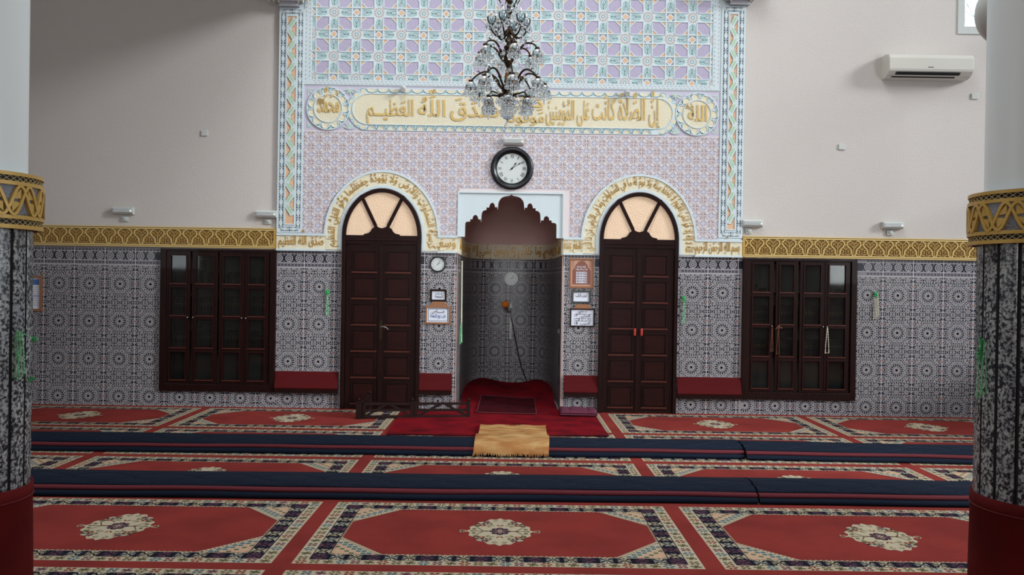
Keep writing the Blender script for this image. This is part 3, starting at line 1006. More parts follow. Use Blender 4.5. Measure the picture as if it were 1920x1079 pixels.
# side bands with the green vine
def side_band(s, z0, z1):
    mb = MB(wall); n = N + .001
    xa, xb = (-2.887, -2.574) if s < 0 else (2.590, 2.887)
    mb.prism([(xa, z0), (xb, z0), (xb, z1), (xa, z1)], STUCCO, N, N + .010)
    n = N + .0105
    wch = .062; ca, cb = xa + .052, xb - .048
    zt, zb = z1 - .045, z0 + .055

    def link(cx, cz, L, vert):
        def T(a, b):
            return (cx + a, cz + b) if vert else (cx + b, cz + a)
        fl = 1 if vert else -1
        mb.poly([T(a, b) for a, b in ((-.026, -L / 2), (.026, -L / 2), (.026, L / 2), (-.026, L / 2))][::fl], NAVYP, n)
        lens = [T(.020 * sin(pi * t / 8), -L * .46 + L * .92 * t / 8) for t in range(9)] + [T(-.020 * sin(pi * t / 8), -L * .46 + L * .92 * t / 8) for t in range(7, 0, -1)]
        mb.prism(lens[::fl], STUCCO, n, n + .006)
        for sx in (-1, 1):
            mb.poly([T(sx * .026, -L * .27), T(sx * .026, L * .27), T(sx * .0235, L * .2), T(sx * .0235, -L * .2)][::fl * sx], STUCCO, n + .0006)
            for sz in (-1, 1):
                mb.stroke([T(sx * .026, sz * (L / 2 - .022)), T(0, sz * L / 2)], .007, STUCCO, n, n + .005)
    k = int(round((zt - zb) / .1255)); L = (zt - zb) / k
    for cx in (ca, cb):
        for i in range(k):
            link(cx, zb + (i + .5) * L, L, True)
    for cz in (zb - .012, zt + .012):
        for i in range(2):
            link(ca + (cb - ca) * (i + .5) / 2, cz, (cb - ca) / 2, False)
    # orange ground and vine
    oa, ob = ca + .044, cb - .044
    o0, o1 = zb + .045, zt - .04
    mb.poly([(oa, o0), (ob, o0), (ob, o1), (oa, o1)], ORANGE, n)
    mid, amp, per = (oa + ob) / 2, (ob - oa) / 2 - .026, .271
    K = int((o1 - o0 - .04) / (per / 2))
    pts = []
    ph = 0
    for i in range(K * 8 + 1):
        z = o1 - .03 - i * per / 16
        t = (i / 16) % 1
        tri = 1 - 4 * abs(t - .5)      # zigzag with softened turns
        pts.append((mid + amp * math.copysign(min(1, abs(tri) * 1.12) ** .85, tri) * -1, z))
    mb.stroke(pts, .062, STUCCO, n, n + .008)
    for i in range(0, len(pts) - 8, 8):
        a, b = pts[i + 2], pts[i + 6]
        dx, dz = b[0] - a[0], b[1] - a[1]; l = sqrt(dx * dx + dz * dz); nx, nz = -dz / l, dx / l
        if nz < 0:
            nx, nz = -nx, -nz
        leaf = []
        for t, w in ((-.45, .0), (-.1, .020), (.22, .029), (.38, .016), (.58, .029), (.9, .022), (1.3, 0)):
            leaf.append((a[0] + dx * t + nx * (w - .004), a[1] + dz * t + nz * (w - .004)))
        for t, w in ((.9, -.010), (.5, -.014), (.1, -.012)):
            leaf.append((a[0] + dx * t + nx * w, a[1] + dz * t + nz * w))
        ar = sum(leaf[m][0] * leaf[(m + 1) % len(leaf)][1] - leaf[(m + 1) % len(leaf)][0] * leaf[m][1] for m in range(len(leaf)))
        mb.poly(leaf if ar > 0 else leaf[::-1], GREEN, n + .0088)
        for sg in (-1, 1):
            mb.stroke([(a[0] + dx * t + nx * sg * .031, a[1] + dz * t + nz * sg * .031) for t in (-.1, .3, .7, 1.1)], .004, DTEAL, n + .0086)
        # lobes that poke into the orange triangles
        c = (a[0] + dx * .5, a[1] + dz * .5)
        for sg in (-1, 1):
            mb.prism([(c[0] + nx * sg * .02 - dx * .2, c[1] + nz * sg * .02 - dz * .2), (c[0] + nx * sg * .02 + dx * .25, c[1] + nz * sg * .02 + dz * .25), (c[0] + nx * sg * .043 + dx * .05, c[1] + nz * sg * .043 + dz * .05)][::sg * (1 if True else -1)], STUCCO, n, n + .006)
    for x in (oa, ob):
        mb.prism([(x - .008, o0), (x + .008, o0), (x + .008, o1), (x - .008, o1)], STUCCO, n, n + .007)
    for z in (o0, o1):
        mb.prism([(oa, z - .008), (ob, z - .008), (ob, z + .008), (oa, z + .008)], STUCCO, n, n + .0076)
    return pbuild(mb, 'side_band', label='upright band with a green vine on orange between navy chains')


side_band(-1, 2.19, 4.955); side_band(1, 2.205, 5.07)

# ---- inscription cartouche and medallions
mb = MB(wall); n = N + .001; CZ0, CZ1 = 3.468, 4.010
mb.prism([(-2.570, CZ0 - .006), (2.595, CZ0 - .006), (2.595, CZ1), (-2.570, CZ1)], LILAC_P, N, n)


def stadium(x0, x1, z0, z1, k=10):
    r = (z1 - z0) / 2; zc = (z0 + z1) / 2
    return [(x1 - r + r * cos(-pi / 2 + pi * i / k), zc + r * sin(-pi / 2 + pi * i / k)) for i in range(k + 1)] + \
           [(x0 + r + r * cos(pi / 2 + pi * i / k), zc + r * sin(pi / 2 + pi * i / k)) for i in range(k + 1)]


CA, CB = -2.03, 2.065
mb.prism(stadium(CA, CB, CZ0, 3.992), STUCCO, n, n + .010)
nn = n + .0105
i = 0
x = CA + .30
while x < CB - .28:      # scallops: arches standing on the lower edge
    mb.stroke([(x + .056 * cos(t * pi / 8), CZ0 + .010 + .056 * sin(t * pi / 8)) for t in range(9)], .008, DTEAL, nn)
    mb.poly([(x + .038 * cos(t * pi / 8), CZ0 + .012 + .038 * sin(t * pi / 8)) for t in range(9)], CREAM, nn)
    mb.stroke([(x + .061 - .022 * cos(t * pi / 4), CZ0 + .070 - .0 - .02 * sin(t * pi / 4)) for t in range(5)], .006, TEAL, nn)
    mb.stroke([(x + .045 * cos(t * pi / 8), CZ0 + .012 + .045 * sin(t * pi / 8)) for t in range(9)], .010, STUCCO, nn, nn + .006)
    x += .1215
x = CA + .30
while x < CB - .28:      # hanging scallops under the upper edge
    mb.poly([(x + .056 * cos(pi + t * pi / 8), 3.982 + .036 * sin(pi + t * pi / 8)) for t in range(9)], CREAM, nn)
    mb.stroke([(x + .066 * cos(pi + t * pi / 8), 3.984 + .050 * sin(pi + t * pi / 8)) for t in range(9)], .007, DTEAL, nn)
    mb.stroke([(x + .061 * cos(pi + t * pi / 8), 3.982 + .042 * sin(pi + t * pi / 8)) for t in range(9)], .008, STUCCO, nn, nn + .006)
    mb.stroke([(x + .07 - .02 * cos(t * pi / 4), 3.934 + .02 * sin(t * pi / 4)) for t in range(5)], .006, TEAL, nn)
    x += .1405
for s, xe in ((-1, CA), (1, CB)):       # rounded ends
    cx, cz = xe - s * .262, 3.73
    for t in range(-3, 4):
        a = (0 if s > 0 else pi) + t * .42
        c = (cx + .228 * cos(a), cz + .228 * sin(a))
        mb.disc(c, .030, CREAM, nn, 10)
        mb.stroke([(c[0] + .040 * cos(a + pi / 2 + pi * k2 / 8 + pi), c[1] + .040 * sin(a + pi / 2 + pi * k2 / 8 + pi)) for k2 in range(9)], .007, TEAL, nn)
inner = stadium(CA + .055, CB - .055, 3.538, 3.926)
mb.poly(inner, CREAM, nn + .0008)
mb.ring(inner, [(a * .994, 3.732 + (b - 3.732) * .955) for a, b in inner], STUCCO, nn, nn + .008)
for cx, cz, up in ((-2.0, 3.985, -1), (-2.0, 3.478, 1), (2.03, 3.985, -1), (2.03, 3.478, 1)):
    for da in (-1.15, -.55, 0, .55, 1.15):
        a = (pi / 2 + da) if up > 0 else (-pi / 2 + da); ln = .085 - .012 * abs(da)
        mb.prism([(cx + r * cos(a + d), cz + r * sin(a + d)) for r, d in ((0, 0), (ln * .55, -.26), (ln, 0), (ln * .55, .26))], STUCCO, n, n + .0115)
        mb.poly([(cx + r * cos(a + d), cz + r * sin(a + d)) for r, d in ((.012, 0), (ln * .5, -.14), (ln * .85, 0), (ln * .5, .14))], GREEN, n + .0120)
cart = pbuild(mb, 'inscription_cartouche', label='long cream inscription cartouche with scalloped border')
mb = MB(wall); nb = nn + .0009
mb = MB(wall); write(mb, 'صَدَقَ', GOLD_L, nb, nb + .008, -0.76, -0.14, 3.655, .28, .012, side=GOLD)
pbuild(mb, 'gilded_calligraphy', cart)
mb = MB(wall); write(mb, 'اللَّهُ', GOLD_L, nb, nb + .008, -1.16, -.80, 3.655, .28, .012, side=GOLD)
pbuild(mb, 'gilded_calligraphy', cart)
mb = MB(wall); write(mb, 'العَظيــم', GOLD_L, nb, nb + .008, -1.79, -1.20, 3.655, .28, .012, side=GOLD)
pbuild(mb, 'gilded_calligraphy', cart)
mb = MB(wall); write(mb, 'إنَّ الصَّلاةَ كانَت', GOLD_L, nb, nb + .008, 1.00, 1.83, 3.65, .37, .012, side=GOLD)
pbuild(mb, 'gilded_calligraphy', cart)
mb = MB(wall); write(mb, 'عَلى المُؤمِنينَ', GOLD_L, nb, nb + .008, .43, .97, 3.64, .33, .012, side=GOLD)
pbuild(mb, 'gilded_calligraphy', cart)
mb = MB(wall); write(mb, 'كِتاباً', GOLD_L, nb, nb + .008, -.02, .40, 3.79, .17, .024, side=GOLD)
pbuild(mb, 'gilded_calligraphy', cart)
mb = MB(wall); write(mb, 'مَوقوتاً', GOLD_L, nb, nb + .008, -.06, .42, 3.60, .20, .012, side=GOLD)
pbuild(mb, 'gilded_calligraphy', cart)


def medallion(cx, words, small):
    mb = MB(wall); n = N + .002; cz = 3.733; R0, RI = .268, .178
    c = (cx, cz)
    circ = lambda r, k=44: [(cx + r * cos(2 * pi * i / k), cz + r * sin(2 * pi * i / k)) for i in range(k)]
    mb.prism(circ(R0), STUCCO, N, n + .010); n2 = n + .0105
    mb.ring(circ(R0), circ(R0 - .012), STUCCO, n2, n2 + .006)
    for k in range(11):
        a = 2 * pi * (k + .5) / 11 + .28; pc = (cx + .205 * cos(a), cz + .205 * sin(a))
        mb.disc(pc, .044, CREAM, n2, 12)
        mb.stroke([(pc[0] + .056 * cos(a - 1.35 + 2.7 * t / 8), pc[1] + .056 * sin(a - 1.35 + 2.7 * t / 8)) for t in range(9)], .009, DTEAL, n2 + .0003)
        mb.stroke([(pc[0] + .047 * cos(a - 1.9 + 3.8 * t / 10), pc[1] + .047 * sin(a - 1.9 + 3.8 * t / 10)) for t in range(11)], .010, STUCCO, n2, n2 + .007)
        b = 2 * pi * k / 11 + .28; q2 = (cx + .246 * cos(b), cz + .246 * sin(b))
        mb.disc(q2, .010, GREEN, n2 + .0006, 4, b)
        mb.disc((cx + .252 * cos(b + .1), cz + .252 * sin(b + .1)), .006, TEAL, n2 + .0006, 4, b); mb.disc((cx + .252 * cos(b - .1), cz + .252 * sin(b - .1)), .006, TEAL, n2 + .0006, 4, b)
    mb.poly(circ(RI), CREAM, n2 + .001); mb.ring(circ(RI), circ(RI - .010), STUCCO, n2, n2 + .009)
    # leaves in the corners
    for sx in (-1, 1):
        for sz in (-1, 1):
            q2 = (cx + sx * .258, cz + sz * .235)
            for da in (-.7, 0, .7):
                a = atan2(-sz, -sx) + da
                P = [(q2[0], q2[1])]
                pts = [(q2[0] + r * cos(a + d), q2[1] + r * sin(a + d)) for r, d in ((0, 0), (.04, -.28), (.078, 0), (.04, .28))]
                mb.prism(pts, STUCCO, N + .001, N + .005)
                mb.poly([(q2[0] + r * cos(a + d), q2[1] + r * sin(a + d)) for r, d in ((.012, 0), (.035, -.16), (.065, 0), (.035, .16))], GREEN, N + .0056)
    o = pbuild(mb, 'medallion')
    nb = n2 + .0011
    for w, x0, x1, y0, h in words:
        mb = MB(wall); write(mb, w, GOLD_L, nb, nb + .008, cx + x0, cx + x1, cz + y0, h, .014, side=GOLD)
        pbuild(mb, 'gilded_calligraphy', o)
    return o


medallion(-2.268, [('مُحَمَّد', -.130, .145, -.045, .34), ('ﷺ', -.135, -.045, .06, .085)], 0)['label'] = 'round scalloped medallion at the left end of the inscription'
medallion(2.303, [('الله', -.115, .13, -.085, .27), ('جل جلاله', -.155, -.045, .07, .085)], 0)['label'] = 'round scalloped medallion at the right end of the inscription'

# ---- cream text strips and arches


def arch_pts(cx, off, k=40, z_end=1.985):
    return [(cx + A0 + off, z_end)] + ell(cx, SPR, A0 + off, B0 + off, 0, pi, k) + [(cx - A0 - off, z_end)]


def arch_band(cx, name_label, words):
    mb = MB(wall); n = N
    for o0, o1, M, h in ((.010, .046, STUCCO, .020), (.205, .232, STUCCO, .020), (.040, .210, CREAM, .010)):
        A, B = arch_pts(cx, o1), arch_pts(cx, o0)
        for i in range(len(A) - 1):
            a, b, c2, d2 = A[i], A[i + 1], B[i + 1], B[i]
            if o0 > .2 and (i == 0 or i == len(A) - 2):
                continue
            mb.prism([a, b, c2, d2], M, n, n + h)
    o = pbuild(mb, 'arch_border', label=name_label)
    off = .085
    P = list(reversed(arch_pts(cx, off, 120, 1.99))); acc = [0]
    for i in range(1, len(P)):
        acc.append(acc[-1] + sqrt((P[i][0] - P[i - 1][0]) ** 2 + (P[i][1] - P[i - 1][1]) ** 2))

    def mp(s, h, nn_):
        s = min(max(s, 1e-4), acc[-1] - 1e-4)
        lo = 0
        for i in range(1, len(acc)):
            if acc[i] >= s:
                lo = i - 1; break
        t = (s - acc[lo]) / (acc[lo + 1] - acc[lo]); a, b = P[lo], P[lo + 1]
        dx, dz = b[0] - a[0], b[1] - a[1]; l = sqrt(dx * dx + dz * dz)
        # smooth normal: blend with the neighbours
        nx, nz = -dz / l, dx / l
        return wall(a[0] + dx * t + nx * h, a[1] + dz * t + nz * h, nn_)
    mb = MB(mp)
    write(mb, words, GOLD, N + .010, N + .016, .03, acc[-1] - .03, .012, .125, .012, side=GOLD)
    pbuild(mb, 'gilded_calligraphy', o)


def strip(u0, u1, z0, z1, words, x0, x1, label):
    mb = MB(wall)
    mb.prism([(u0, z0), (u1, z0), (u1, z1), (u0, z1)], CREAM, N, N + .010)
    mb.prism([(u0, z0 - .012), (u1, z0 - .012), (u1, z0 + .014), (u0, z0 + .014)], STUCCO, N, N + .022)
    mb.prism([(u0, z1 - .012), (u1, z1 - .012), (u1, z1 + .014), (u0, z1 + .014)], STUCCO, N, N + .022)
    o = pbuild(mb, 'text_strip', label=label)
    mb = MB(wall); write(mb, words, GOLD, N + .010, N + .016, x0, x1, (z0 + z1) / 2 - .03, .155, .012, side=GOLD)
    pbuild(mb, 'gilded_calligraphy', o)


strip(-PX, AX[0] - A0 - .208, 1.975, 2.165, 'صَدَقَ اللَّهُ العَظيم', -2.86, -2.30, 'cream inscription strip left of the left door')
strip(AX[0] + A0 + .208, NICHE[0], 1.975, 2.165, 'وَسِعَ', -.875, -.66, 'cream inscription strip between left door and mihrab')
strip(NICHE[1], AX[1] - A0 - .208, 1.975, 2.165, 'يَشفَعُ عِندَهُ', .675, .905, 'cream inscription strip between mihrab and right door')
strip(AX[1] + A0 + .208, PX, 1.975, 2.165, 'بِسمِ اللَّهِ الرَّحمَنِ الرَّحيم', 2.31, 2.86, 'cream inscription strip right of the right door')
arch_band(AX[0], 'cream inscribed arch over the left door', 'كُرسيُّهُ السَّماواتِ وَالأَرضَ وَلا يَؤودُهُ حِفظُهُما وَهُوَ العَلِيُّ العَظيم')
arch_band(AX[1], 'cream inscribed arch over the right door', 'اللَّهُ لا إلَهَ إلا هُوَ الحَيُّ القَيّومُ لا تَأخُذُهُ سِنَةٌ وَلا نَومٌ لَهُ ما في السَّماواتِ وَما في الأَرضِ مَن ذا الَّذي')

# ---- plaster brackets with small stalactites at the top corners


def bracket(s, cx, z):
    mb = MB()
    for k in range(5):
        w = .12 + .045 * k
        mb.box(cx - w, cx + w, D - .10 - .05 * k, D - .0, z + .05 * k, z + .05 * k + .055, STUCCO_SHADE)
    for k in range(9):
        for row in range(3):
            x = cx - .24 + .06 * k; zz = z + .06 + .045 * row + abs(k - 4) * .008
            if abs(x - cx) < .10 + .05 * row:
                continue
            mb.lathe([(.004, -.05), (.018, -.02), (.022, .05)], CREAM, (x, D - .12 - .04 * row, zz), 6)
    o = mb.build('plaster_bracket', None, loc=(cx, D, z))
    return tag(o, 'stalactite plaster bracket at the top %s corner of the stucco panel' % ('left' if s < 0 else 'right'), 'bracket', 'plaster brackets')


bracket(-1, -2.76, 4.975); bracket(1, 2.80, 5.085)

# ================================================================ THE MIHRAB
NCX, NA, ND = 0.0125, 0.648, 2.05
mih = thing('mihrab_niche', 'deep tiled mihrab niche under a white scalloped arch plate', 'prayer niche', (NCX, D, 0))
ML = (NCX, D, 0)
_raw = []
for i in range(241):
    t = pi - pi * i / 240
    c, s_ = cos(t), sin(t)
    _raw.append((NCX + NA * math.copysign(abs(c) ** .45, c), D + ND * abs(s_) ** .45))
NS = [0.0]
for i in range(1, len(_raw)):
    NS.append(NS[-1] + sqrt((_raw[i][0] - _raw[i - 1][0]) ** 2 + (_raw[i][1] - _raw[i - 1][1]) ** 2))
NLEN = NS[-1]


def niche(s, z, n):
    s = min(max(s, 0.0), NLEN - 1e-6)
    lo, hi = 0, len(NS) - 1
    while hi - lo > 1:
        md = (lo + hi) // 2
        if NS[md] <= s:
            lo = md
        else:
            hi = md
    t = (s - NS[lo]) / (NS[lo + 1] - NS[lo]); a, b = _raw[lo], _raw[lo + 1]
    dx, dy = b[0] - a[0], b[1] - a[1]; l = sqrt(dx * dx + dy * dy)
    return (a[0] + dx * t + dy / l * n, a[1] + dy * t - dx / l * n, z)


mb = MB(niche)
for i in range(120):
    a, b = NLEN * i / 120, NLEN * (i + 1) / 120
    mb.poly([(a, 0), (b, 0), (b, 1.96), (a, 1.96)], TILE, -.002)
tile_field(mb, 0.02, NLEN - .02, 0.0, 1.955, NLEN / 2 - .21, n=0.0, holes=[(99, 99, 99, 99)], curved=True)
mb.build('tiled_wall', mih, loc=ML)
mb = MB(niche)
for i in range(120):
    a, b = NLEN * i / 120, NLEN * (i + 1) / 120
    mb.prism([(a, 1.955), (b, 1.955), (b, 2.172), (a, 2.172)], CREAM, -.002, .012)
band = mb.build('inscription_band', mih, loc=ML)
mb = MB(niche)
mb = MB(niche); write(mb, 'إلا بِإذنِهِ يَعلَمُ ما', GOLD, .012, .020, .12, NLEN / 2 - .52, 2.03, .16, .024)
mb.build('gilded_calligraphy', band, loc=ML)
mb = MB(niche); write(mb, 'بِشَيءٍ', GOLD, .012, .020, NLEN / 2 - .50, NLEN / 2 - .28, 2.03, .16, .024)
mb.build('gilded_calligraphy', band, loc=ML)
mb = MB(niche); write(mb, 'وَلا يُحيطونَ', GOLD, .012, .020, NLEN / 2 - .24, NLEN / 2 + .08, 2.03, .16, .024)
mb.build('gilded_calligraphy', band, loc=ML)
mb = MB(niche); write(mb, 'خَلفَهُم', GOLD, .012, .020, NLEN / 2 + .12, NLEN / 2 + .34, 2.03, .16, .024)
mb.build('gilded_calligraphy', band, loc=ML)
mb = MB(niche); write(mb, 'وَما', GOLD, .012, .020, NLEN / 2 + .38, NLEN / 2 + .5, 2.03, .16, .024)
mb.build('gilded_calligraphy', band, loc=ML)
mb = MB(niche); write(mb, 'بَينَ أَيديهِم', GOLD, .012, .020, NLEN / 2 + .55, NLEN - .12, 2.03, .16, .024)
mb.build('gilded_calligraphy', band, loc=ML)
mb = MB()
rows = []
for k in range(13):
    ph = pi / 2 * k / 12
    rows.append([(NCX + (x - NCX) * max(cos(ph), 1e-3), D + .0 + (y - D) * max(cos(ph), 1e-3), 2.17 + .62 * sin(ph)) for x, y in _raw[::4]])
mb.grid(rows, DOMEP)
mb.build('hood', mih, loc=ML)
# front plate with the scalloped cut
half = [(62, 915), (62, 812), (66, 795), (78, 787), (105, 785), (105, 766), (124, 766), (127, 748), (136, 735), (149, 729), (162, 735), (170, 748), (173, 766), (195, 767), (195, 785), (197, 785),
        (199, 730), (203, 708), (217, 692), (240, 686), (240, 666), (263, 666), (267, 645), (276, 630), (288, 625), (301, 630), (310, 645), (312, 662), (333, 662), (333, 680), (335, 680),
        (337, 650), (341, 620), (352, 598), (370, 580), (398, 570), (425, 566), (440, 558)]
K_ = 0.001477
cut = [(NCX + (a - 447) * K_, 2.708 - (b - 550) * K_) for a, b in half] + [(NCX, 2.708)] + [(NCX - (a - 447) * K_, 2.708 - (b - 550) * K_) for a, b in reversed(half)]
mb = MB(wall)
pl = [(-.63, 2.168), (-.63, 2.718), (.655, 2.718), (.655, 2.168)]
mb.prism((pl + cut[::-1])[::-1], STUCCO, -.05, .026, DOMEP)
for a in ((-.648, 2.168, -.628, 2.73), (.653, 2.168, .673, 2.73), (-.648, 2.714, .673, 2.734)):
    mb.prism([(a[0], a[1]), (a[2], a[1]), (a[2], a[3]), (a[0], a[3])], STUCCO, 0, .045 if a[2] - a[0] < .1 else .046)
mb.build('scalloped_plate', mih, loc=ML)
for x in (-.652, .658):
    mb = MB(wall); mb.prism([(x, 0), (x + .012, 0), (x + .012, 1.96), (x, 1.96)], BROWN, 0, .016)
    mb.build('corner_trim', mih, loc=ML)

# ================================================================ DOORS


def make_door(idx, cx, lever):
    root = struct(bpy.data.objects.new('door_%d' % idx, None)); COL.objects.link(root); root.location = (cx, D, 0); L = (cx, D, 0)
    n0, nf, nl = .031, .075, .050
    mb = MB(wall); fr = .046
    A = arch_pts(cx, 0, 40, 0.012); B = arch_pts(cx, -fr, 40, 0.012)
    for i in range(len(A) - 1):
        mb.prism([A[i], A[i + 1], B[i + 1], B[i]], WOOD, .008, nf)
    w = A0 - fr
    mb.prism([(cx - w, 2.058), (cx + w, 2.058), (cx + w, 2.168), (cx - w, 2.168)], WOOD, .008, nf - .006)
    mb.prism([(cx - w, 2.10), (cx + w, 2.10), (cx + w, 2.118), (cx - w, 2.118)], WOOD, nf - .006, nf + .004)
    mb.build('frame', root, bevel=.004, loc=L)
    # fanlight bars and ogee base
    mb = MB(wall); zb = 2.165
    ogee = [(-.225, zb), (.225, zb), (.222, zb + .018), (.165, zb + .03), (.14, zb + .052), (.122, zb + .085), (.098, zb + .10), (.085, zb + .128), (.068, zb + .128), (.045, zb + .105), (0, zb + .092), (-.045, zb + .105), (-.068, zb + .128), (-.085, zb + .128), (-.098, zb + .10), (-.122, zb + .085), (-.14, zb + .052), (-.165, zb + .03), (-.222, zb + .018)]
    mb.prism([(cx + a, b) for a, b in ogee], WOOD, .034, nf - .012)
    for s in (-1, 1):
        mb.stroke([(cx + s * .076, zb + .118), (cx + s * .262, zb + .500)], .042, WOOD, .034, nf - .014)
    mb.build('fanlight_bar', root, bevel=.003, loc=L)
    ai, bi = A0 - .02, B0 - .02

    def on(t):
        return (cx + ai * cos(t), SPR + bi * sin(t))
    tb = atan2(.40 / bi, .235 / ai)
    mid = [(cx - .085, zb + .02), (cx + .085, zb + .02)] + [on(tb + (pi - 2 * tb) * i / 14) for i in range(15)]
    rt = [(cx + .085, zb - .004), on(0)] + [on(tb * i / 8) for i in range(1, 9)]
    lf = [(2 * cx - a, b) for a, b in reversed(rt)]
    for P in (lf, mid, rt):
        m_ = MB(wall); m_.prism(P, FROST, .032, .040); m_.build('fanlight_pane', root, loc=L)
    # two leaves with six panels each
    for s in (-1, 1):
        a, b = (cx - w + .004, cx - .003) if s < 0 else (cx + .003, cx + w - .004)
        mb = MB(wall); mb.prism([(a, .02), (b, .02), (b, 2.056), (a, 2.056)], WOOD, .012, nl)
        if s < 0:
            mb.prism([(b - .022, .02), (b + .014, .02), (b + .014, 2.056), (b - .022, 2.056)], WOOD, nl, nl + .012)
        leaf = mb.build('leaf', root, bevel=.003, loc=L)
        mid_ = (a + b) / 2 - s * .012; hw_ = .146
        for k in range(6):
            z0 = .085 + k * .3255; z1 = z0 + .262
            mb = MB(wall)
            o_ = [(mid_ - hw_, z0), (mid_ + hw_, z0), (mid_ + hw_, z1), (mid_ - hw_, z1)]
            i_ = [(mid_ - hw_ + .024, z0 + .024), (mid_ + hw_ - .024, z0 + .024), (mid_ + hw_ - .024, z1 - .024), (mid_ - hw_ + .024, z1 - .024)]
            mb.ring(o_, [(x * .0 + (mid_ - hw_ + .010 if x < mid_ else mid_ + hw_ - .010), (z0 + .010 if z < (z0 + z1) / 2 else z1 - .010)) for x, z in o_], WOOD, nl, nl + .013)
            mb.prism([(mid_ - hw_ - .012, z0 - .014), (mid_ + hw_ + .012, z0 - .014), (mid_ + hw_ + .012, z0 + .004), (mid_ - hw_ - .012, z0 + .004)], WOODE, nl, nl + .020)
            mb.prism(i_, WOODP, nl, nl + .010)
            mb.build('raised_panel', leaf, bevel=.002, loc=L)
    if lever:
        mb = MB(wall); x = cx + .006
        mb.prism([(x - .017, .90), (x + .017, .90), (x + .017, 1.10), (x, 1.14), (x - .017, 1.10)], BRASS, nl + .012, nl + .018)
        mb.prism([(x - .017, .90), (x, .87), (x + .017, .90)], BRASS, nl + .012, nl + .018)
        mb.mp = None
        mb.tube([(x, D - nl - .014, 1.035), (x, D - nl - .055, 1.035), (x + .03, D - nl - .06, 1.045), (x + .075, D - nl - .058, 1.03), (x + .10, D - nl - .055, 1.005)], [.009, .009, .008, .007, .006], STEEL)
        h = mb.build('lever_handle', root, loc=L); h['label'] = 'curved metal lever handle on a long back plate'
    else:
        for s in (-1, 1):
            mb = MB(); x = cx + s * .042
            mb.lathe([(.013, -.045), (.017, -.02), (.015, .0), (.017, .02), (.013, .045)], REDHANDLE, (x, D - nl - .03, 1.02), 10)
            mb.tube([(x, D - nl, 1.02), (x, D - nl - .03, 1.02)], .006, STEEL)
            h = mb.build('red_pull', root, loc=L); h['label'] = 'small red door pull'
    return root


make_door(1, AX[0], True); make_door(2, AX[1], False)

# ================================================================ BOOKCASES AND BOOKS
SHELF_Z = (0.718, 1.118, 1.512)


def bookcase(X, side):
    x0, x1, z0, z1 = X
    cx = (x0 + x1) / 2
    t = thing('bookcase', 'built-in mahogany bookcase with four glazed doors left of the left door' if side < 0 else 'built-in mahogany bookcase with prayer beads hanging from its doors, right of the right door', 'bookcase', (cx, D, z0))
    L = (cx, D, z0)
    mb = MB(); i0, i1, a, b = x0 + .045, x1 - .045, z0 + .045, z1 - .035
    y0, y1 = D - .002, D + .30
    mb.box(i0, i0 + .02, y0, y1, a, b, WOOD); mb.box(i1 - .02, i1, y0, y1, a, b, WOOD); mb.box(i0, i1, y0, y1, a, a + .02, WOOD); mb.box(i0, i1, y0, y1, b - .02, b, WOOD)
    mb.build('carcass', t, loc=L)
    mb = MB(); mb.box(i0 + .02, i1 - .02, y1 - .012, y1, a + .02, b - .02, CASEBACK); mb.build('back_panel', t, loc=L)
    for z in SHELF_Z:
        mb = MB(); mb.box(i0 + .02, i1 - .02, y0 + .03, y1 - .012, z, z + .018, WOOD); mb.build('shelf', t, loc=L)
    mb = MB(wall); f = .072
    O = [(x0, z0), (x1, z0), (x1, z1), (x0, z1)]; I = [(x0 + f, z0 + .092), (x1 - f, z0 + .092), (x1 - f, z1 - .028), (x0 + f, z1 - .028)]
    mb.ring(O, I, WOOD, .0, .050); mb.build('frame', t, bevel=.005, loc=L)
    spec = [(.073, .368), (.392, .707), (.728, 1.038), (1.044, 1.346)] if side < 0 else [(.075, .385), (.416, .690), (.715, 1.020), (1.026, 1.335)]
    pan = []
    for k, (d0, d1) in enumerate(spec):
        a, b = x0 + d0, x0 + d1; p0, p1 = a + .054, b - .050
        if k in (1, 3):
            p0, p1 = a + .050, b - .054
        zr = [(.345, .690), (.744, 1.100), (1.142, 1.487), (1.540, 1.886)]
        mb = MB(wall)
        hs = [(p0, p1, q0, q1) for q0, q1 in zr]
        xs = [a, p0, p1, b]; zs = [z0 + .097] + [v for q in zr for v in q] + [z1 - .032]
        for i in range(3):
            for j in range(len(zs) - 1):
                if i == 1 and j % 2 == 1:
                    continue
                mb.prism([(xs[i], zs[j]), (xs[i + 1], zs[j]), (xs[i + 1], zs[j + 1]), (xs[i], zs[j + 1])], WOOD, .012, .036, back=True)
        # moulding round every pane
        for q0, q1 in zr:
            m0 = .014
            mb.ring([(p0 - m0, q0 - m0), (p1 + m0, q0 - m0), (p1 + m0, q1 + m0), (p0 - m0, q1 + m0)], [(p0 + .003, q0 + .003), (p1 - .003, q0 + .003), (p1 - .003, q1 - .003), (p0 + .003, q1 - .003)], WOODP, .036, .045)
            mb.prism([(p0 - .010, q0 - .012), (p1 + .010, q0 - .012), (p1 + .010, q0 + .001), (p0 - .010, q0 + .001)], WOODE, .036, .0475)
        door = mb.build('door', t, loc=L)
        for q0, q1 in zr:
            g_ = MB(wall); g_.prism([(p0, q0), (p1, q0), (p1, q1), (p0, q1)], GLASS_PANE, .020, .024, back=True); g_.build('glass_pane', door, loc=L)
        kx = b - .022 if k in (0, 2) else a + .022
        kb = MB(); kb.ball((kx, D - .062, 1.118), .011, STEEL, 8, 6); kb.tube([(kx, D - .036, 1.118), (kx, D - .055, 1.118)], .005, STEEL); kb.build('knob', door, loc=L)
        pan.append((p0, p1, kx))
    return t, pan


caseL, panL = bookcase(BOOK_L, -1)
caseR, panR = bookcase(BOOK_R, 1)


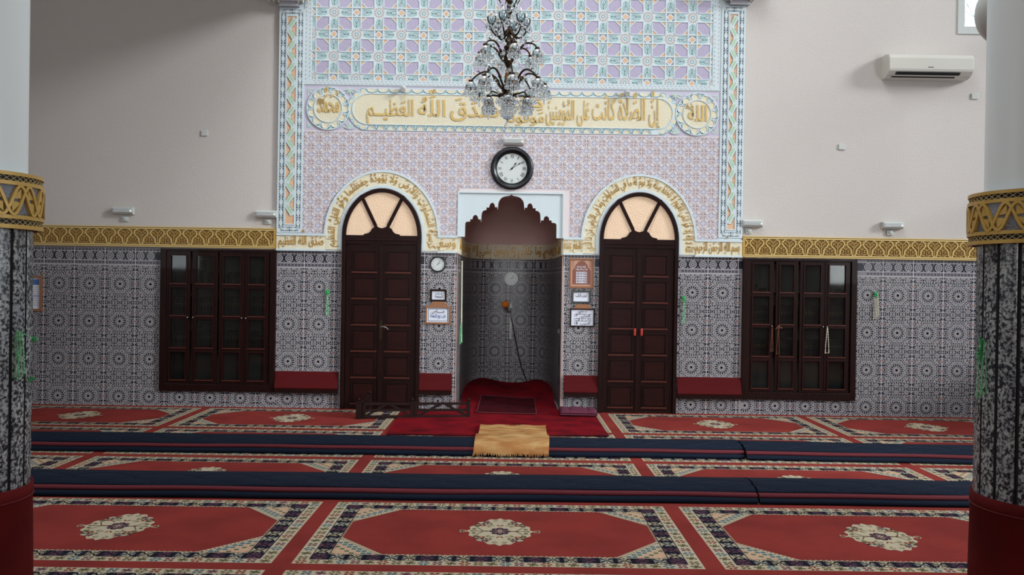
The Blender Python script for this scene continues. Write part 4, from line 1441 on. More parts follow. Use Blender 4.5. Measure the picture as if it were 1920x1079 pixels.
def book_mesh(M):
    """unit book standing: spine towards the room, size 1 x 1 x 1 (x thick, y deep, z tall)"""
    mb = MB()
    mb.box(-.5, .5, 0, .06, 0, 1, M); mb.box(-.5, -.42, .06, 1, 0, 1, M); mb.box(.42, .5, .06, 1, 0, 1, M)
    mb.box(-.42, .42, .06, .96, .02, .98, PAGES)
    for z in (.08, .22, .50, .78, .92):
        mb.box(-.46, .46, -.012, 0, z, z + .022, BOOKGOLD)
    mb.box(-.3, .3, -.010, 0, .58, .70, BOOKGOLD)
    return mb


_bp = book_mesh(LEATHER).build('book'); _bg = book_mesh(LEATHER_G).build('book')
_first = {LEATHER: _bp, LEATHER_G: _bg}; _used = set()


def book(x, y, z, th, dp, ht, label, group, M=LEATHER, rot=None):
    src = _first[M]
    o = src if M not in _used else src.copy()
    if M in _used:
        COL.objects.link(o)
    _used.add(M)
    o.location = (x, y, z); o.scale = (th, dp, ht)
    if rot:
        o.rotation_euler = rot
    tag(o, label, 'book', group)
    return o


ORD = ('first', 'second', 'third', 'fourth')
for side, pans, cname in ((-1, panL, 'left'), (1, panR, 'right')):
    for k, (p0, p1, _) in enumerate(pans):
        for row, z, hh in ((1, SHELF_Z[1] + .018, .238), (0, SHELF_Z[0] + .018, .212)):
            rn = 'upper row' if row else 'lower row'
            x = p0 + .006
            while x < p1 - .02:
                th = random.uniform(.026, .036)
                book(x + th / 2, D + .055 + random.uniform(0, .008), z, th, .17, hh * random.uniform(.95, 1.03),
                     'dark book in the %s row behind the %s door of the %s bookcase' % (rn.split()[0], ORD[k], cname), 'standing books in the %s behind the %s door of the %s bookcase' % (rn, ORD[k], cname))
                x += th + .002
    # stacks lying flat
    lay = [(1, 5, SHELF_Z[2], 0), (2, 5, SHELF_Z[2], 0), (3, 3, SHELF_Z[2], .01), (1, 2, SHELF_Z[0] + .235, 0)] if side < 0 else [(0, 2, SHELF_Z[2], 0), (3, 2, SHELF_Z[2], 0), (1, 2, SHELF_Z[0] + .235, .02)]
    for k, nb_, zb, dx in lay:
        p0, p1, _ = pans[k]
        wh = 'the top shelf' if zb == SHELF_Z[2] else 'the lower row'
        for i in range(nb_):
            th = .030
            book((p0 + p1) / 2 + .095 + random.uniform(-.008, .008), D + .06, zb + .019 + th / 2 + i * (th + .001), th, .16, .19,
                 'dark book lying flat on %s, %s door of the %s bookcase' % (wh, ORD[k], cname), 'books lying on %s behind the %s door of the %s bookcase' % (wh, ORD[k], cname),
                 LEATHER_G if zb == SHELF_Z[2] and side < 0 else LEATHER, rot=(0, -pi / 2, 0))
p0, p1, _ = panR[0]
book(p0 + .085, D + .06, SHELF_Z[2] + .019 + .062 + .022, .044, .14, .075, 'small dark book topping the flat stack behind the right bookcase first door', None, rot=(0, -pi / 2, 0))
x = panL[1][0] + .012
for i in range(2):
    book(x + i * .032, D + .08, SHELF_Z[2] + .018, .028, .05, .30, 'narrow book standing on the left bookcase top shelf behind the second door', 'tall narrow books on the left bookcase top shelf')

# ================================================================ PADDED LEDGES
for x0, x1, lab in ((-2.878, -2.10, 'between the left bookcase and the left door'), (-1.092, -.69, 'between the left door and the mihrab'),
                    (.70, 1.118, 'between the mihrab and the right door'), (2.106, 2.90, 'between the right door and the right bookcase')):
    t = thing('padded_ledge', 'red cloth padded ledge fixed to the tiles ' + lab, 'ledge', ((x0 + x1) / 2, D, .21), 'red padded ledges along the tiled wall')
    L = tuple(t.location)
    mb = MB(); y = D - DADO
    prof = [(y - .004, .252), (y - .062, .252), (y - .072, .260), (y - .074, .272), (y - .045, .36), (y - .022, .458), (y - .010, .466), (y - .001, .466)]
    rows = [[(x, a, b) for a, b in prof] for x in (x0, x1)]
    k = len(prof)
    for i in range(k - 1):
        mb.face([rows[0][i], rows[0][i + 1], rows[1][i + 1], rows[1][i]][::-1], SEATRED)
    mb.face(rows[0][::-1], SEATRED); mb.face(rows[1], SEATRED)
    mb.build('cushion', t, loc=L)
    mb = MB(); mb.box(x0, x1, y - .066, y, .206, .252, WOOD); mb.build('board', t, bevel=.003, loc=L)

# ================================================================ CLOCKS


def clock(name, label, c, r, ringM, roman, minute=0, rim=.23, fat=1.0, hm=(1, 10), n0=N):
    cx, cz = c
    t = thing(name, label, 'clock', (cx, D - n0, cz)); L = tuple(t.location)
    mb = MB(); S_ = 40; prof = [(1.0, 0), (1.0, .10), (.97, .16), (.90, .19), (.84, .17), (.80, .12), (1 - rim, .09), (1 - rim, .02)]
    rows = [[(cx + q * r * cos(2 * pi * j / S_), D - n0 - d * r * fat, cz + q * r * sin(2 * pi * j / S_)) for j in range(S_)] for q, d in ([(1 - (1 - a) * rim / .23, b) for a, b in prof])]
    mb.grid([list(reversed(r_)) for r_ in rows], ringM, closed_u=True); mb.build('rim', t, loc=L)
    mp = lambda u, v, n: (cx + u, D - n0 - n, cz + v)
    mb = MB(mp); rd = r * (1 - rim) * 1.01
    mb.prism([(rd * cos(2 * pi * j / 40), rd * sin(2 * pi * j / 40)) for j in range(40)], DIAL, 0, .03 * r)
    dial = mb.build('dial', t, loc=L)
    mb = MB(mp); n1 = .03 * r + .0006
    names = ['XII', 'I', 'II', 'III', 'IIII', 'V', 'VI', 'VII', 'VIII', 'IX', 'X', 'XI'] if roman else ['12', '1', '2', '3', '4', '5', '6', '7', '8', '9', '10', '11']
    for k in range(12):
        a = pi / 2 - 2 * pi * k / 12
        rr = rd * (.76 if roman else .78); h = rd * (.30 if roman else .28); w = h * (.20 * len(names[k]) + (.12 if roman else .22))

        def m2(u, v, n, a=a):
            if roman:
                b = a - pi / 2
                u, v = u * cos(b) - v * sin(b), u * sin(b) + v * cos(b)
            return mp(rr * cos(a) + u, rr * sin(a) + v, n)
        write(mb, names[k], INK, n1, n1 + .0004, -w / 2, w / 2, -h * .35, h, .01, mp=m2)
    for k in range(60):
        a = 2 * pi * k / 60; l = .93 if k % 5 else .90
        mb.stroke([(rd * l * cos(a), rd * l * sin(a)), (rd * .96 * cos(a), rd * .96 * sin(a))], rd * .012, INK, n1)
    mb.build('numerals', dial, loc=L)
    for which, (val, ln, wd) in (('minute_hand', (hm[1] / 60, .80, .05)), ('hour_hand', ((hm[0] + hm[1] / 60) / 12, .52, .07))):
        a = pi / 2 - 2 * pi * val; ca, sa = cos(a), sin(a)
        mb = MB(mp)
        P = [(-.22, -.35), (-.26, 0), (-.22, .35), (-.16, .3), (.55, .35), (.68, 1.1), (.80, .3), (1, 0), (.80, -.3), (.68, -1.1), (.55, -.35), (-.16, -.3)]
        q = [(rd * (x * ln) * ca - y * wd * rd * .8 * sa, rd * (x * ln) * sa + y * wd * rd * .8 * ca) for x, y in P]
        ar = sum(q[i][0] * q[(i + 1) % len(q)][1] - q[(i + 1) % len(q)][0] * q[i][1] for i in range(len(q)))
        mb.prism(q if ar > 0 else q[::-1], INK, n1 + (.004 if which[0] == 'm' else .002), n1 + (.0055 if which[0] == 'm' else .0035))
        mb.disc((0, 0), rd * .06, INK, n1 + .006, 10)
        mb.build(which, t, loc=L)
    return t


clock('wall_clock', 'large round black-rimmed wall clock with Roman numerals above the mihrab', (.017, 3.024), .266, BLACK_PL, True, hm=(1, 9.5), rim=.26, fat=1.0)
clock('wall_clock', 'small black-rimmed wall clock on the tiles between left door and mihrab', (-.887, 1.824), .101, BLACK_PL, False, hm=(2, 5), rim=.2, n0=DADO)
c3 = clock('wall_clock', 'small silver-rimmed clock on the back wall inside the mihrab', at_depth(958.5, 523, D + ND - .06), .113, STEEL, False, hm=(2, 6), rim=.13)
c3.location.y = D + ND - .004

# ================================================================ FRAMES ON THE TILES


def picture(name, label, cat, x0, x1, z0, z1, fM, fw, sheet, lines=(), n0=DADO, tilt=0.0, depth=.022, border=None):
    t = thing(name, label, cat, ((x0 + x1) / 2, D - n0, (z0 + z1) / 2)); L = tuple(t.location)
    mp = lambda u, v, n: (u, D - n0 - n, v)
    mb = MB(mp); O = [(x0, z0), (x1, z0), (x1, z1), (x0, z1)]; I = [(x0 + fw, z0 + fw), (x1 - fw, z0 + fw), (x1 - fw, z1 - fw), (x0 + fw, z1 - fw)]
    mb.ring(O, I, fM, 0, depth); mb.build('frame', t, bevel=.002, loc=L)
    mb = MB(mp); mb.prism(I, sheet, 0, .008); sh = mb.build('sheet', t, loc=L)
    if border:
        mb = MB(mp); e = fw + .012
        mb.ring([(x0 + e, z0 + e), (x1 - e, z0 + e), (x1 - e, z1 - e), (x0 + e, z1 - e)], [(x0 + e + .006, z0 + e + .006), (x1 - e - .006, z0 + e + .006), (x1 - e - .006, z1 - e - .006), (x0 + e + .006, z1 - e - .006)], border, .008, .0086)
        mb.build('printed_border', sh, loc=L)
    if lines:
        mb = MB(mp)
        for s, a, b, y, h, M in lines:
            write(mb, s, M, .0085, .0090, x0 + a, x0 + b, z0 + y, h, .02)
        mb.build('lettering', sh, loc=L)
    return t


def sconce_board(x0, x1, xa, xb, z0, z1, par):
    mb = MB(lambda u, v, n: (u, D - DADO - n, v))
    mb.prism([(x0, z0), (x1, z0), (xb, z1), (xa, z1)], OAK, 0, .02)
    mb.build('carved_top', par, loc=tuple(par.location))


picture('framed_notice', 'small dark-framed notice under the small clock beside the left door', 'sign', -.975, -.772, 1.362, 1.512, WOOD, .022, PAPER,
        [('حــزب', .065, .150, .088, .05, INK), ('الجمعة', .055, .155, .045, .05, INK)])
fL = picture('framed_notice', 'larger wood-framed notice with blue lettering beside the left door', 'sign', -1.032, -.716, 1.080, 1.305, OAK, .022, PAPER,
             [('خـــــاص', .08, .24, .14, .06, INK), ('حزب يوم الجمعة', .06, .255, .082, .07, INKB)], border=INK)
sconce_board(-.99, -.755, -.935, -.80, 1.305, 1.36, fL)
t = picture('prayer_times_poster', 'brown framed poster with an arch motif and white lines of writing right of the mihrab', 'poster', .748, 1.052, 1.552, 1.925, OAK, .020, POSTER,
            [('أوقات الصلاة', .095, .205, .258, .030, PAPER), ('الوقت بين الأذان والإقامة', .080, .225, .228, .026, PAPER)] +
            [('%s   %s  دقيقة' % (w, m_), .09, .215, .19 - .030 * i, .026, INK) for i, (w, m_) in enumerate((('الصبح', '20'), ('الظهر', '15'), ('العصر', '15'), ('المغرب', '10'), ('العشاء', '15')))])
sh = [c for c in t.children if c.name.startswith('sheet')][0]
mp = lambda u, v, n: (u, D - DADO - n, v)
mb = MB(mp); cx_ = .90
for i in range(5):
    mb.poly([(.833, 1.735 - .030 * i), (.967, 1.735 - .030 * i), (.967, 1.757 - .030 * i), (.833, 1.757 - .030 * i)], PAPER, .0082)
ar_ = [(cx_ - .115, 1.59), (cx_ - .115, 1.78), (cx_ - .085, 1.80), (cx_ - .075, 1.84), (cx_ - .04, 1.88), (cx_, 1.895), (cx_ + .04, 1.88), (cx_ + .075, 1.84), (cx_ + .085, 1.80), (cx_ + .115, 1.78), (cx_ + .115, 1.59)]
for i in range(len(ar_) - 1):
    a, b = ar_[i], ar_[i + 1]
    o1, o2 = (.770 if a[0] < cx_ else 1.030), (.770 if b[0] <= cx_ else 1.030)
    P = [a, b, (o2 if abs(b[0] - cx_) > .001 else cx_, b[1] if b[1] < 1.78 else 1.905), (o1, a[1] if a[1] < 1.78 else 1.905)]
    ar = sum(P[q_][0] * P[(q_ + 1) % 4][1] - P[(q_ + 1) % 4][0] * P[q_][1] for q_ in range(4))
    mb.poly(P if ar > 0 else P[::-1], POSTER_L, .0081)
for k in range(14):
    for sx in (-1, 1):
        mb.disc((cx_ + sx * (.098 + .018 * (k % 2)), 1.80 + .0075 * k), .006, POSTER, .0086, 6)
mb.poly([(.775, 1.577), (1.025, 1.577), (1.025, 1.597), (.775, 1.597)], POSTER_L, .0081)
mb.build('arch_motif', sh, loc=tuple(t.location))
picture('framed_notice', 'small dark-framed notice under the brown poster right of the mihrab', 'sign', .783, 1.020, 1.366, 1.524, BLACK_PL, .022, PAPER,
        [('الحزب الراتب', .05, .19, .078, .055, INK)])
fR = picture('framed_notice', 'wood-framed notice with the numbers 17 and 18 right of the mihrab', 'sign', .765, 1.072, 1.072, 1.300, WOOD, .016, PAPER,
             [('بعد صلاة الصبح', .10, .21, .180, .032, INK), ('من سورة الأنبياء', .06, .26, .152, .030, INK), ('الحزب   17', .05, .25, .122, .042, INK), ('بعد صلاة العصر', .05, .26, .096, .030, INK), ('وما تيسر قبل الغروب', .05, .26, .070, .034, INK), ('الحزب  18', .05, .25, .028, .045, INK)])
sconce_board(.81, 1.03, .85, .99, 1.300, 1.355, fR)
t = picture('framed_timetable', 'wood-framed blue and white timetable on the tiles beside the left pillar', 'sign', -6.10, -5.785, 1.165, 1.605, OAK, .030, PAPER)
mb = MB(mp)
sh = [c for c in t.children if c.name.startswith('sheet')][0]
mb.poly([(-6.06, 1.49), (-5.825, 1.49), (-5.825, 1.56), (-6.06, 1.56)], BLUESHEET, .0083)
for i in range(9):
    mb.poly([(-6.06, 1.235 + .028 * i), (-5.825, 1.235 + .028 * i), (-5.825, 1.247 + .028 * i), (-6.06, 1.247 + .028 * i)], BLUESHEET if i in (4,) else STUCCO_SHADE, .0083)
mb.build('printed_rows', sh, loc=tuple(t.location))

# ================================================================ WALL FITTINGS


def emergency(c, n0, label):
    cx, cz = c
    t = thing('emergency_light', label, 'light', (cx, D - n0, cz), 'emergency light units on the wall'); L = tuple(t.location)
    mb = MB(); w, h = .125, .045; y = D - n0
    prof = [(y, -h), (y - .05, -h), (y - .07, -h + .02), (y - .07, h - .012), (y - .058, h), (y, h)]
    for i in range(len(prof)):
        a, b = prof[i], prof[(i + 1) % len(prof)]
        mb.face([(cx - w, a[0], cz + a[1]), (cx - w, b[0], cz + b[1]), (cx + w, b[0], cz + b[1]), (cx + w, a[0], cz + a[1])][::-1], WHITE_PL)
    mb.face([(cx - w, a, cz + b) for a, b in prof], WHITE_PL); mb.face([(cx + w, a, cz + b) for a, b in prof][::-1], WHITE_PL)
    mb.build('housing', t, bevel=.004, loc=L)
    mb = MB(); mb.box(cx - w + .015, cx + w - .012, y - .076, y - .068, cz - h + .024, cz + h - .018, GREY_PL)
    for k in range(3):
        mb.box(cx - w + .02, cx + w - .035, y - .078, y - .076, cz - .016 + k * .015, cz - .012 + k * .015, STUCCO_SHADE)
    mb.build('diffuser', t, bevel=.003, loc=L)
    mb = MB(); mb.ball((cx + w - .022, y - .078, cz - .002), .007, LED, 8, 6); mb.build('status_led', t, loc=L)


for px, py, n0, lab in ((234, 396, 0, 'white emergency light on the wall above the left frieze, nearest the left pillar'), (501.5, 402.5, 0, 'white emergency light beside the left side band of the stucco portal'),
                        (963, 267.5, N + .003, 'white emergency light directly above the large black clock'), (1409, 420, 0, 'white emergency light beside the right side band of the stucco portal'),
                        (1671, 423.5, 0, 'white emergency light on the wall above the right frieze, nearest the right pillar')):
    emergency(at_depth(px, py), n0, lab)


def socket(c, label):
    cx, cz = c
    t = thing('wall_socket', label, 'socket', (cx, D, cz), 'small sockets under the emergency lights'); L = tuple(t.location)
    mb = MB(); mb.box(cx - .040, cx + .040, D - .022, D, cz - .030, cz + .030, WHITE_PL); mb.build('plate', t, bevel=.004, loc=L)
    mb = MB(); mb.lathe([(.024, 0), (.022, .008), (.016, .014)], GREY_PL, (0, 0, 0), 12)
    mb.v = [(cx + x, D - .022 - z, cz + y + .006) for x, y, z in mb.v]; mb.build('outlet', t, loc=L)


for px, py, lab in ((235.5, 411, 'small white socket under the emergency light nearest the left pillar'), (503, 416, 'small white socket under the light left of the stucco portal'),
                    (1403, 434, 'small white socket under the light right of the stucco portal'), (1668, 437, 'small white socket under the emergency light nearest the right pillar')):
    socket(at_depth(px, py), lab)
for px, py, lab in ((384, 250, 'small square cover plate alone on the left upper wall'), (1578, 276, 'small square cover plate below and left of the air conditioner'), (1827, 181, 'small square cover plate beside the right pillar below the air conditioner')):
    cx, cz = at_depth(px, py)
    mb = MB(); mb.box(cx - .042, cx + .042, D - .016, D, cz - .036, cz + .036, WHITE_PL)
    o = mb.build('cover_plate', bevel=.006, loc=(cx, D, cz)); tag(o, lab, 'cover plate', 'cover plates on the wall')
for px, py, lab in ((757, 170, 'little white spotlight on the inscription border left of the chandelier'), (1173, 178, 'little white spotlight on the inscription border right of the chandelier')):
    cx, cz = at_depth(px, py); y = D - N - .012
    t = thing('spotlight', lab, 'light', (cx, y, cz), 'spotlights on the inscription border'); L = tuple(t.location)
    mb = MB(); mb.tube([(cx, y + .002, cz), (cx, y - .012, cz)], .034, WHITE_PL, 14); mb.build('base', t, loc=L)
    mb = MB(); mb.tube([(cx, y - .012, cz), (cx + .004, y - .05, cz + .012), (cx + .004, y - .11, cz - .02)], [.018, .036, .030], WHITE_PL, 14); mb.build('head', t, loc=L)

# air conditioner
ax0, az1 = at_depth(1657, 104, D - .1); ax1, az0 = at_depth(1813, 154, D - .1)
ax0, ax1, az0, az1 = 4.60, 5.635, 4.195, 4.495
t = thing('air_conditioner', 'white split air conditioner high on the right wall', 'air conditioner', (5.1, D, az0)); L = tuple(t.location)
mb = MB(); prof = [(D, az1), (D - .10, az1 + .004), (D - .20, az1 - .025), (D - .222, az1 - .07), (D - .222, az0 + .10), (D - .212, az0 + .075), (D - .17, az0 + .035), (D - .10, az0 + .006), (D, az0)]
for i in range(len(prof) - 1):
    a, b = prof[i], prof[i + 1]
    mb.face([(ax0, a[0], a[1]), (ax0, b[0], b[1]), (ax1, b[0], b[1]), (ax1, a[0], a[1])], AC_PL)
mb.face([(ax0, a, b) for a, b in prof][::-1], AC_PL); mb.face([(ax1, a, b) for a, b in prof], AC_PL)
mb.build('casing', t, bevel=.01, loc=L)
mb = MB()
def _lv(s0, s1, M, off, e0=.09, e1=.16):
    (ya, za), (yb, zb) = (D - .212, az0 + .075), (D - .10, az0 + .006)
    ny, nz = -(za - zb), -(ya - yb) * -1
    l = sqrt(ny * ny + nz * nz); ny, nz = -abs(ny) / l, -abs(nz) / l
    A_ = (ya + (yb - ya) * s0 + ny * off, za + (zb - za) * s0 + nz * off); B_ = (ya + (yb - ya) * s1 + ny * off, za + (zb - za) * s1 + nz * off)
    return [(ax0 + e0, A_[0], A_[1]), (ax0 + e0, B_[0], B_[1]), (ax1 - e1, B_[0], B_[1]), (ax1 - e1, A_[0], A_[1])]
mb.face(_lv(.02, .40, DARKSLOT, .016), DARKSLOT); mb.face(_lv(.5, .75, DARKSLOT, .018, .06, .2), DARKSLOT)
mb.build('air_outlet', t, loc=L)
mb = MB(); mb.face(_lv(.38, .52, AC_PL, .022, .05, .14), AC_PL); mb.build('louvre', t, loc=L)
mb = MB(); mb.box(5.07, 5.14, D - .2235, D - .222, az0 + .116, az0 + .124, INK); mb.build('badge', t, loc=L)

# ================================================================ PRAYER BEADS


def bead_loop(mb, pts, r, M, step=2):
    mb.tube(pts, r * .45, M, 5)
    for p in pts[::step]:
        mb.ball(p, r, M, 6, 4)


def beads(name, label, x, y, z, ln, M, tassel=None, n=1, w=.018, hook=False, r=.0062, group='prayer bead strings hung up'):
    t = thing(name, label, 'prayer beads', (x, y, z), group); L = tuple(t.location)
    mb = MB()
    for k in range(n):
        ox = (k - (n - 1) / 2) * .016; l = ln * (1 - .07 * k)
        P = []
        for i in range(49):
            a = i / 48
            s = sin(pi * a)
            P.append((x + ox + w * (1 if a > .5 else -1) * (s ** .6) * (.55 + .45 * s), y - .006 * k, z - l * (1 - (2 * abs(a - .5)) ** 2.2) if False else z - l * min(1, 1.0 - abs(2 * a - 1) ** (1.25 if s < .9 else 1.6))))
        bead_loop(mb, P, r, M)
    mb.build('string', t, loc=L)
    if tassel:
        mb = MB()
        for k in range(9):
            a = random.uniform(-1.2, 1.2); l = random.uniform(.03, .055)
            mb.tube([(x, y - .012, z), (x + .5 * l * sin(a), y - .016, z - .2 * l * cos(a)), (x + l * sin(a), y - .012, z + (-.9 * l * cos(a)))], .004, tassel, 4)
        mb.ball((x, y - .012, z + .004), .014, tassel, 8, 6)
        mb.build('tassel', t, loc=L)
    if hook:
        mb = MB(); mb.ball((x, y + .002, z + .012), .012, BEAD_DG, 8, 6); mb.box(x - .02, x + .02, y - .004, y + .012, z - .004, z + .036, BEAD_DG)
        mb.build('hook', t, loc=L)
    return t


yk = D - .075
beads('prayer_beads', 'brown prayer beads hanging on the first door knob of the right bookcase', panR[0][2], yk, 1.115, .31, BEAD_B, w=.014)
beads('prayer_beads', 'reddish brown tasselled prayer beads on the second door knob of the right bookcase', panR[1][2], yk, 1.115, .34, BEAD_B, tassel=BEAD_B, w=.016)
beads('prayer_beads', 'cream white prayer beads hanging on the fourth door knob of the right bookcase', panR[3][2], yk, 1.12, .325, BEAD_W, w=.022, r=.0075)
x, z = at_depth(615, 549); beads('prayer_beads', 'green prayer beads on a hook on the tiles left of the left door', x, D - .03, z, .27, BEAD_G, tassel=BEAD_DG, hook=True, w=.013)
x, z = at_depth(1281.5, 561); beads('prayer_beads', 'green prayer beads on a hook on the tiles right of the right door', x, D - .03, z, .30, BEAD_G, tassel=BEAD_DG, hook=True, w=.013)
x, z = at_depth(1641, 553); beads('prayer_beads', 'pale green bunch of prayer beads on a green hook right of the right bookcase', x, D - .03, z, .30, BEAD_W, tassel=BEAD_DG, hook=True, n=3, w=.015)
x, z = at_depth(858.5, 606, D + .35); beads('prayer_beads', 'green prayer beads hanging inside the left edge of the mihrab', -.600, D + .22, z, .26, BEAD_G, n=2, w=.008)

# ================================================================ IN THE NICHE
YB = D + ND - .02
mb = MB(); a = at_depth(862.5, 491, D + .30); b = at_depth(861.5, 640, D + .30)
mb.tube([(-.600, D + .33, b[1]), (-.606, D + .33, a[1])], .010, BEAD_W, 8); mb.ball((-.606, D + .33, a[1]), .014, BEAD_W, 8, 6)
o = mb.build('wooden_staff', loc=(-.6, D + .33, b[1])); tag(o, 'pale thin staff fixed upright inside the left edge of the mihrab', 'staff')

mx, mz = at_depth(947.5, 571, D + 1.45)
mic = thing('microphone', 'microphone with an orange foam cover inside the mihrab', 'microphone', (mx, D + 1.45, mz)); L = tuple(mic.location)
mb = MB(); mb.ball((mx, D + 1.45, mz), .052, ORANGEFOAM, 18, 12, .92); mb.build('foam_cover', mic, loc=L)
mb = MB(); mb.tube([(mx + .01, D + 1.49, mz - .03), (mx + .03, D + 1.56, mz - .10)], .014, STEEL, 8); mb.ball((mx + .012, D + 1.46, mz - .088), .012, STEEL, 8, 6); mb.build('body', mic, loc=L)
tx0, tz0 = at_depth(957, 636, YB); _, tz1 = at_depth(957, 572, YB)
mb = MB(); mb.tube([(mx + .03, D + 1.56, mz - .10), (mx + .05, D + 1.8, mz - .13), (tx0, YB - .03, mz - .10)], .009, BLACK_PL, 6); mb.build('gooseneck', mic, loc=L)
mb = MB(); mb.box(tx0 - .018, tx0 + .018, YB - .012, YB + .012, tz0, tz1 + .02, GREY_PL)
o = mb.build('cable_trunking', loc=(tx0, YB, tz0)); tag(o, 'grey upright cable trunking on the back wall of the mihrab', 'trunking')
mb = MB(); P = []
for px, py in ((958, 578), (958, 596), (961, 608), (966, 635), (971, 660), (978, 690), (986, 712), (993, 726), (999, 733)):
    x, z = at_depth(px, py, YB - .03); P.append((x, YB - .03, z))
mb.tube(P, .0085, BLACK_PL, 6)
o = mb.build('microphone_cable', loc=P[0]); tag(o, 'black cable hanging from the microphone to the mihrab floor', 'cable')
mb = MB(); P = [(.640, D + .12 + .01 * sin(i), 1.50 - i * .065) for i in range(19)]
mb.tube(P, .005, BLACK_PL, 5); mb.box(.625, .648, D + .10, D + .16, .98, 1.03, BLACK_PL)
o = mb.build('microphone_cable', loc=P[0]); tag(o, 'thin dark cable with a small plug running down the right edge of the mihrab', 'cable')

# ================================================================ CARPET
GX, GY0, GP, GR, GW, GD = -0.0333, 5.4483, 2.4353, 1.4571, 2.3231, 1.3429
CZ = 0.012


def panel_polys():
    out = []

    class T(MB):
        def face(s, pts, M, smooth=False):
            out.append(([(p[0], p[1]) for p in pts], M, p_n[0]))
    p_n = [0]
    t = T()
    W, H = GW / 2, GD / 2

    def rect(x0, y0, x1, y1, M, n):
        p_n[0] = n; t.poly([(x0, y0), (x1, y0), (x1, y1), (x0, y1)], M)

    def lay(n):
        p_n[0] = n
    o, b = .082, .100
    hb = .072          # the outer band is narrower on the long sides
    # outer cream band, dark block band
    for s in (-1, 1):
        rect(-W, s * H if s < 0 else H - hb, W, -H + hb if s < 0 else H, CR_CREAM, 1)
        rect(-W if s < 0 else W - o, -H + hb, -W + o if s < 0 else W, H - hb, CR_CREAM, 1)
        rect(-W + o, -H + hb if s < 0 else H - hb - b, W - o, -H + hb + b if s < 0 else H - hb, CR_NAVY, 1)
        rect(-W + o if s < 0 else W - o - b, -H + hb + b, -W + o + b if s < 0 else W - o, H - hb - b, CR_NAVY, 1)
    cyc = [CR_RUST, CR_OLIVE, CR_OLIVE, CR_TEAL, CR_MAUVE, CR_OLIVE]

    def flower(cx, cy, M, k, sc=1.0):
        lay(2)
        if k % 3 == 0:
            for a in range(6):
                t.petal((cx, cy), a * pi / 3, .006 * sc, .038 * sc, .021 * sc, M, 0)
        elif k % 3 == 1:
            for a in range(4):
                an = a * pi / 2 + pi / 4
                t.disc((cx + .022 * sc * cos(an), cy + .022 * sc * sin(an)), .0135 * sc, M, 0, 5)
            t.disc((cx, cy), .008 * sc, CR_RUST, 0, 5)
        else:
            for a in range(4):
                an = a * pi / 2 + pi / 4
                t.stroke([(cx + .008 * cos(an), cy + .008 * sin(an)), (cx + .034 * sc * cos(an + .25), cy + .034 * sc * sin(an + .25))], .010, M, 0)
            t.stroke([(cx - .032 * sc, cy), (cx + .032 * sc, cy)], .010, M, 0); t.stroke([(cx, cy - .03 * sc), (cx, cy + .03 * sc)], .008, M, 0)
    n = 30
    for s in (-1, 1):
        for i in range(n):
            x = -W + .045 + (2 * W - .09) * i / (n - 1)
            flower(x, s * (H - hb / 2), cyc[(i + (s > 0) * 2) % 6], i)
        for i in range(15):
            y = -H + hb + .03 + (2 * H - 2 * hb - .06) * i / 14
            flower(s * (W - o / 2), y, cyc[(i + 1) % 6], i + 1)
    # blocks in the dark band
    bc = [CR_CREAM, CR_CREAM, CR_MAUVE]
    ac = [CR_TEAL, CR_OLIVE, CR_NAVY]

    def block(cx, cy, hx, hy, k, turn):
        M, A = bc[k % 3], ac[k % 3]
        rect(cx - hx, cy - hy, cx + hx, cy + hy, M, 2)
        lay(3)
        e = .0062
        for sx in (-1, 1):
            for sy in (-1, 1):
                t.stroke([(cx + sx * .008, cy + sy * .006), (cx + sx * hx * .85, cy + sy * hy * .88)], .0125, CR_NAVY, 0)
                if turn:
                    t.stroke([(cx + sx * .004, cy + sy * hy * .55), (cx + sx * hx * .5, cy + sy * hy * .9)], .006, A, 0)
                else:
                    t.stroke([(cx + sx * hx * .55, cy + sy * .006), (cx + sx * hx * .95, cy + sy * hy * .45)], .007, A, 0)
            # notched edges
            for q in (-.6, 0, .6):
                if turn:
                    t.disc((cx + q * hx, cy + sx * hy), .0105, CR_NAVY, 0, 4)
                else:
                    t.disc((cx + sx * hx, cy + q * hy), .0105, CR_NAVY, 0, 4)
        t.disc((cx, cy), .010, A, 0, 6)
        if turn:
            t.stroke([(cx - hx * .9, cy), (cx - .015, cy)], .006, A, 0); t.stroke([(cx + .015, cy), (cx + hx * .9, cy)], .006, A, 0)
        else:
            t.stroke([(cx, cy - hy * .9), (cx, cy - .015)], .006, CR_NAVY, 0); t.stroke([(cx, cy + .015), (cx, cy + hy * .9)], .006, CR_NAVY, 0)
    n = 19; x0, x1 = -W + o + b + .052, W - o - b - .052
    for s in (-1, 1):
        yc = s * (H - hb - b / 2)
        for i in range(n):
            block(x0 + (x1 - x0) * i / (n - 1), yc, .039, b / 2 - .006, i + (0 if s < 0 else 1), False)
        for sx in (-1, 1):
            block(sx * (W - o - b / 2), yc, b / 2 - .005, b / 2 - .006, 2, False)
    m = 9; y0, y1 = -H + hb + b + .052, H - hb - b - .052
    for s in (-1, 1):
        for i in range(m):
            block(s * (W - o - b / 2), y0 + (y1 - y0) * i / (m - 1), b / 2 - .007, .041, i + 1, True)
    # inner field edge with teeth
    fx, fy = W - o - b, H - hb - b
    for s in (-1, 1):
        rect(-fx, s * fy - .004 if s > 0 else -fy - .004, fx, s * fy + .004 if s > 0 else -fy + .004, CR_CREAM, 3)
        lay(3)
        for i in range(int(2 * fx / .031)):
            x = -fx + .0155 + i * .031
            q = [(x - .011, s * fy), (x + .011, s * fy), (x, s * (fy - .017))]
            t.poly(q if s < 0 else q[::-1], CR_CREAM)
        for i in range(int(2 * fy / .031)):
            y = -fy + .0155 + i * .031
            q = [(s * fx, y - .011), (s * fx, y + .011), (s * (fx - .017), y)]
            t.poly(q if s > 0 else q[::-1], CR_CREAM)
    # stepped corner triangles
    cxl, cyl = .285, .315
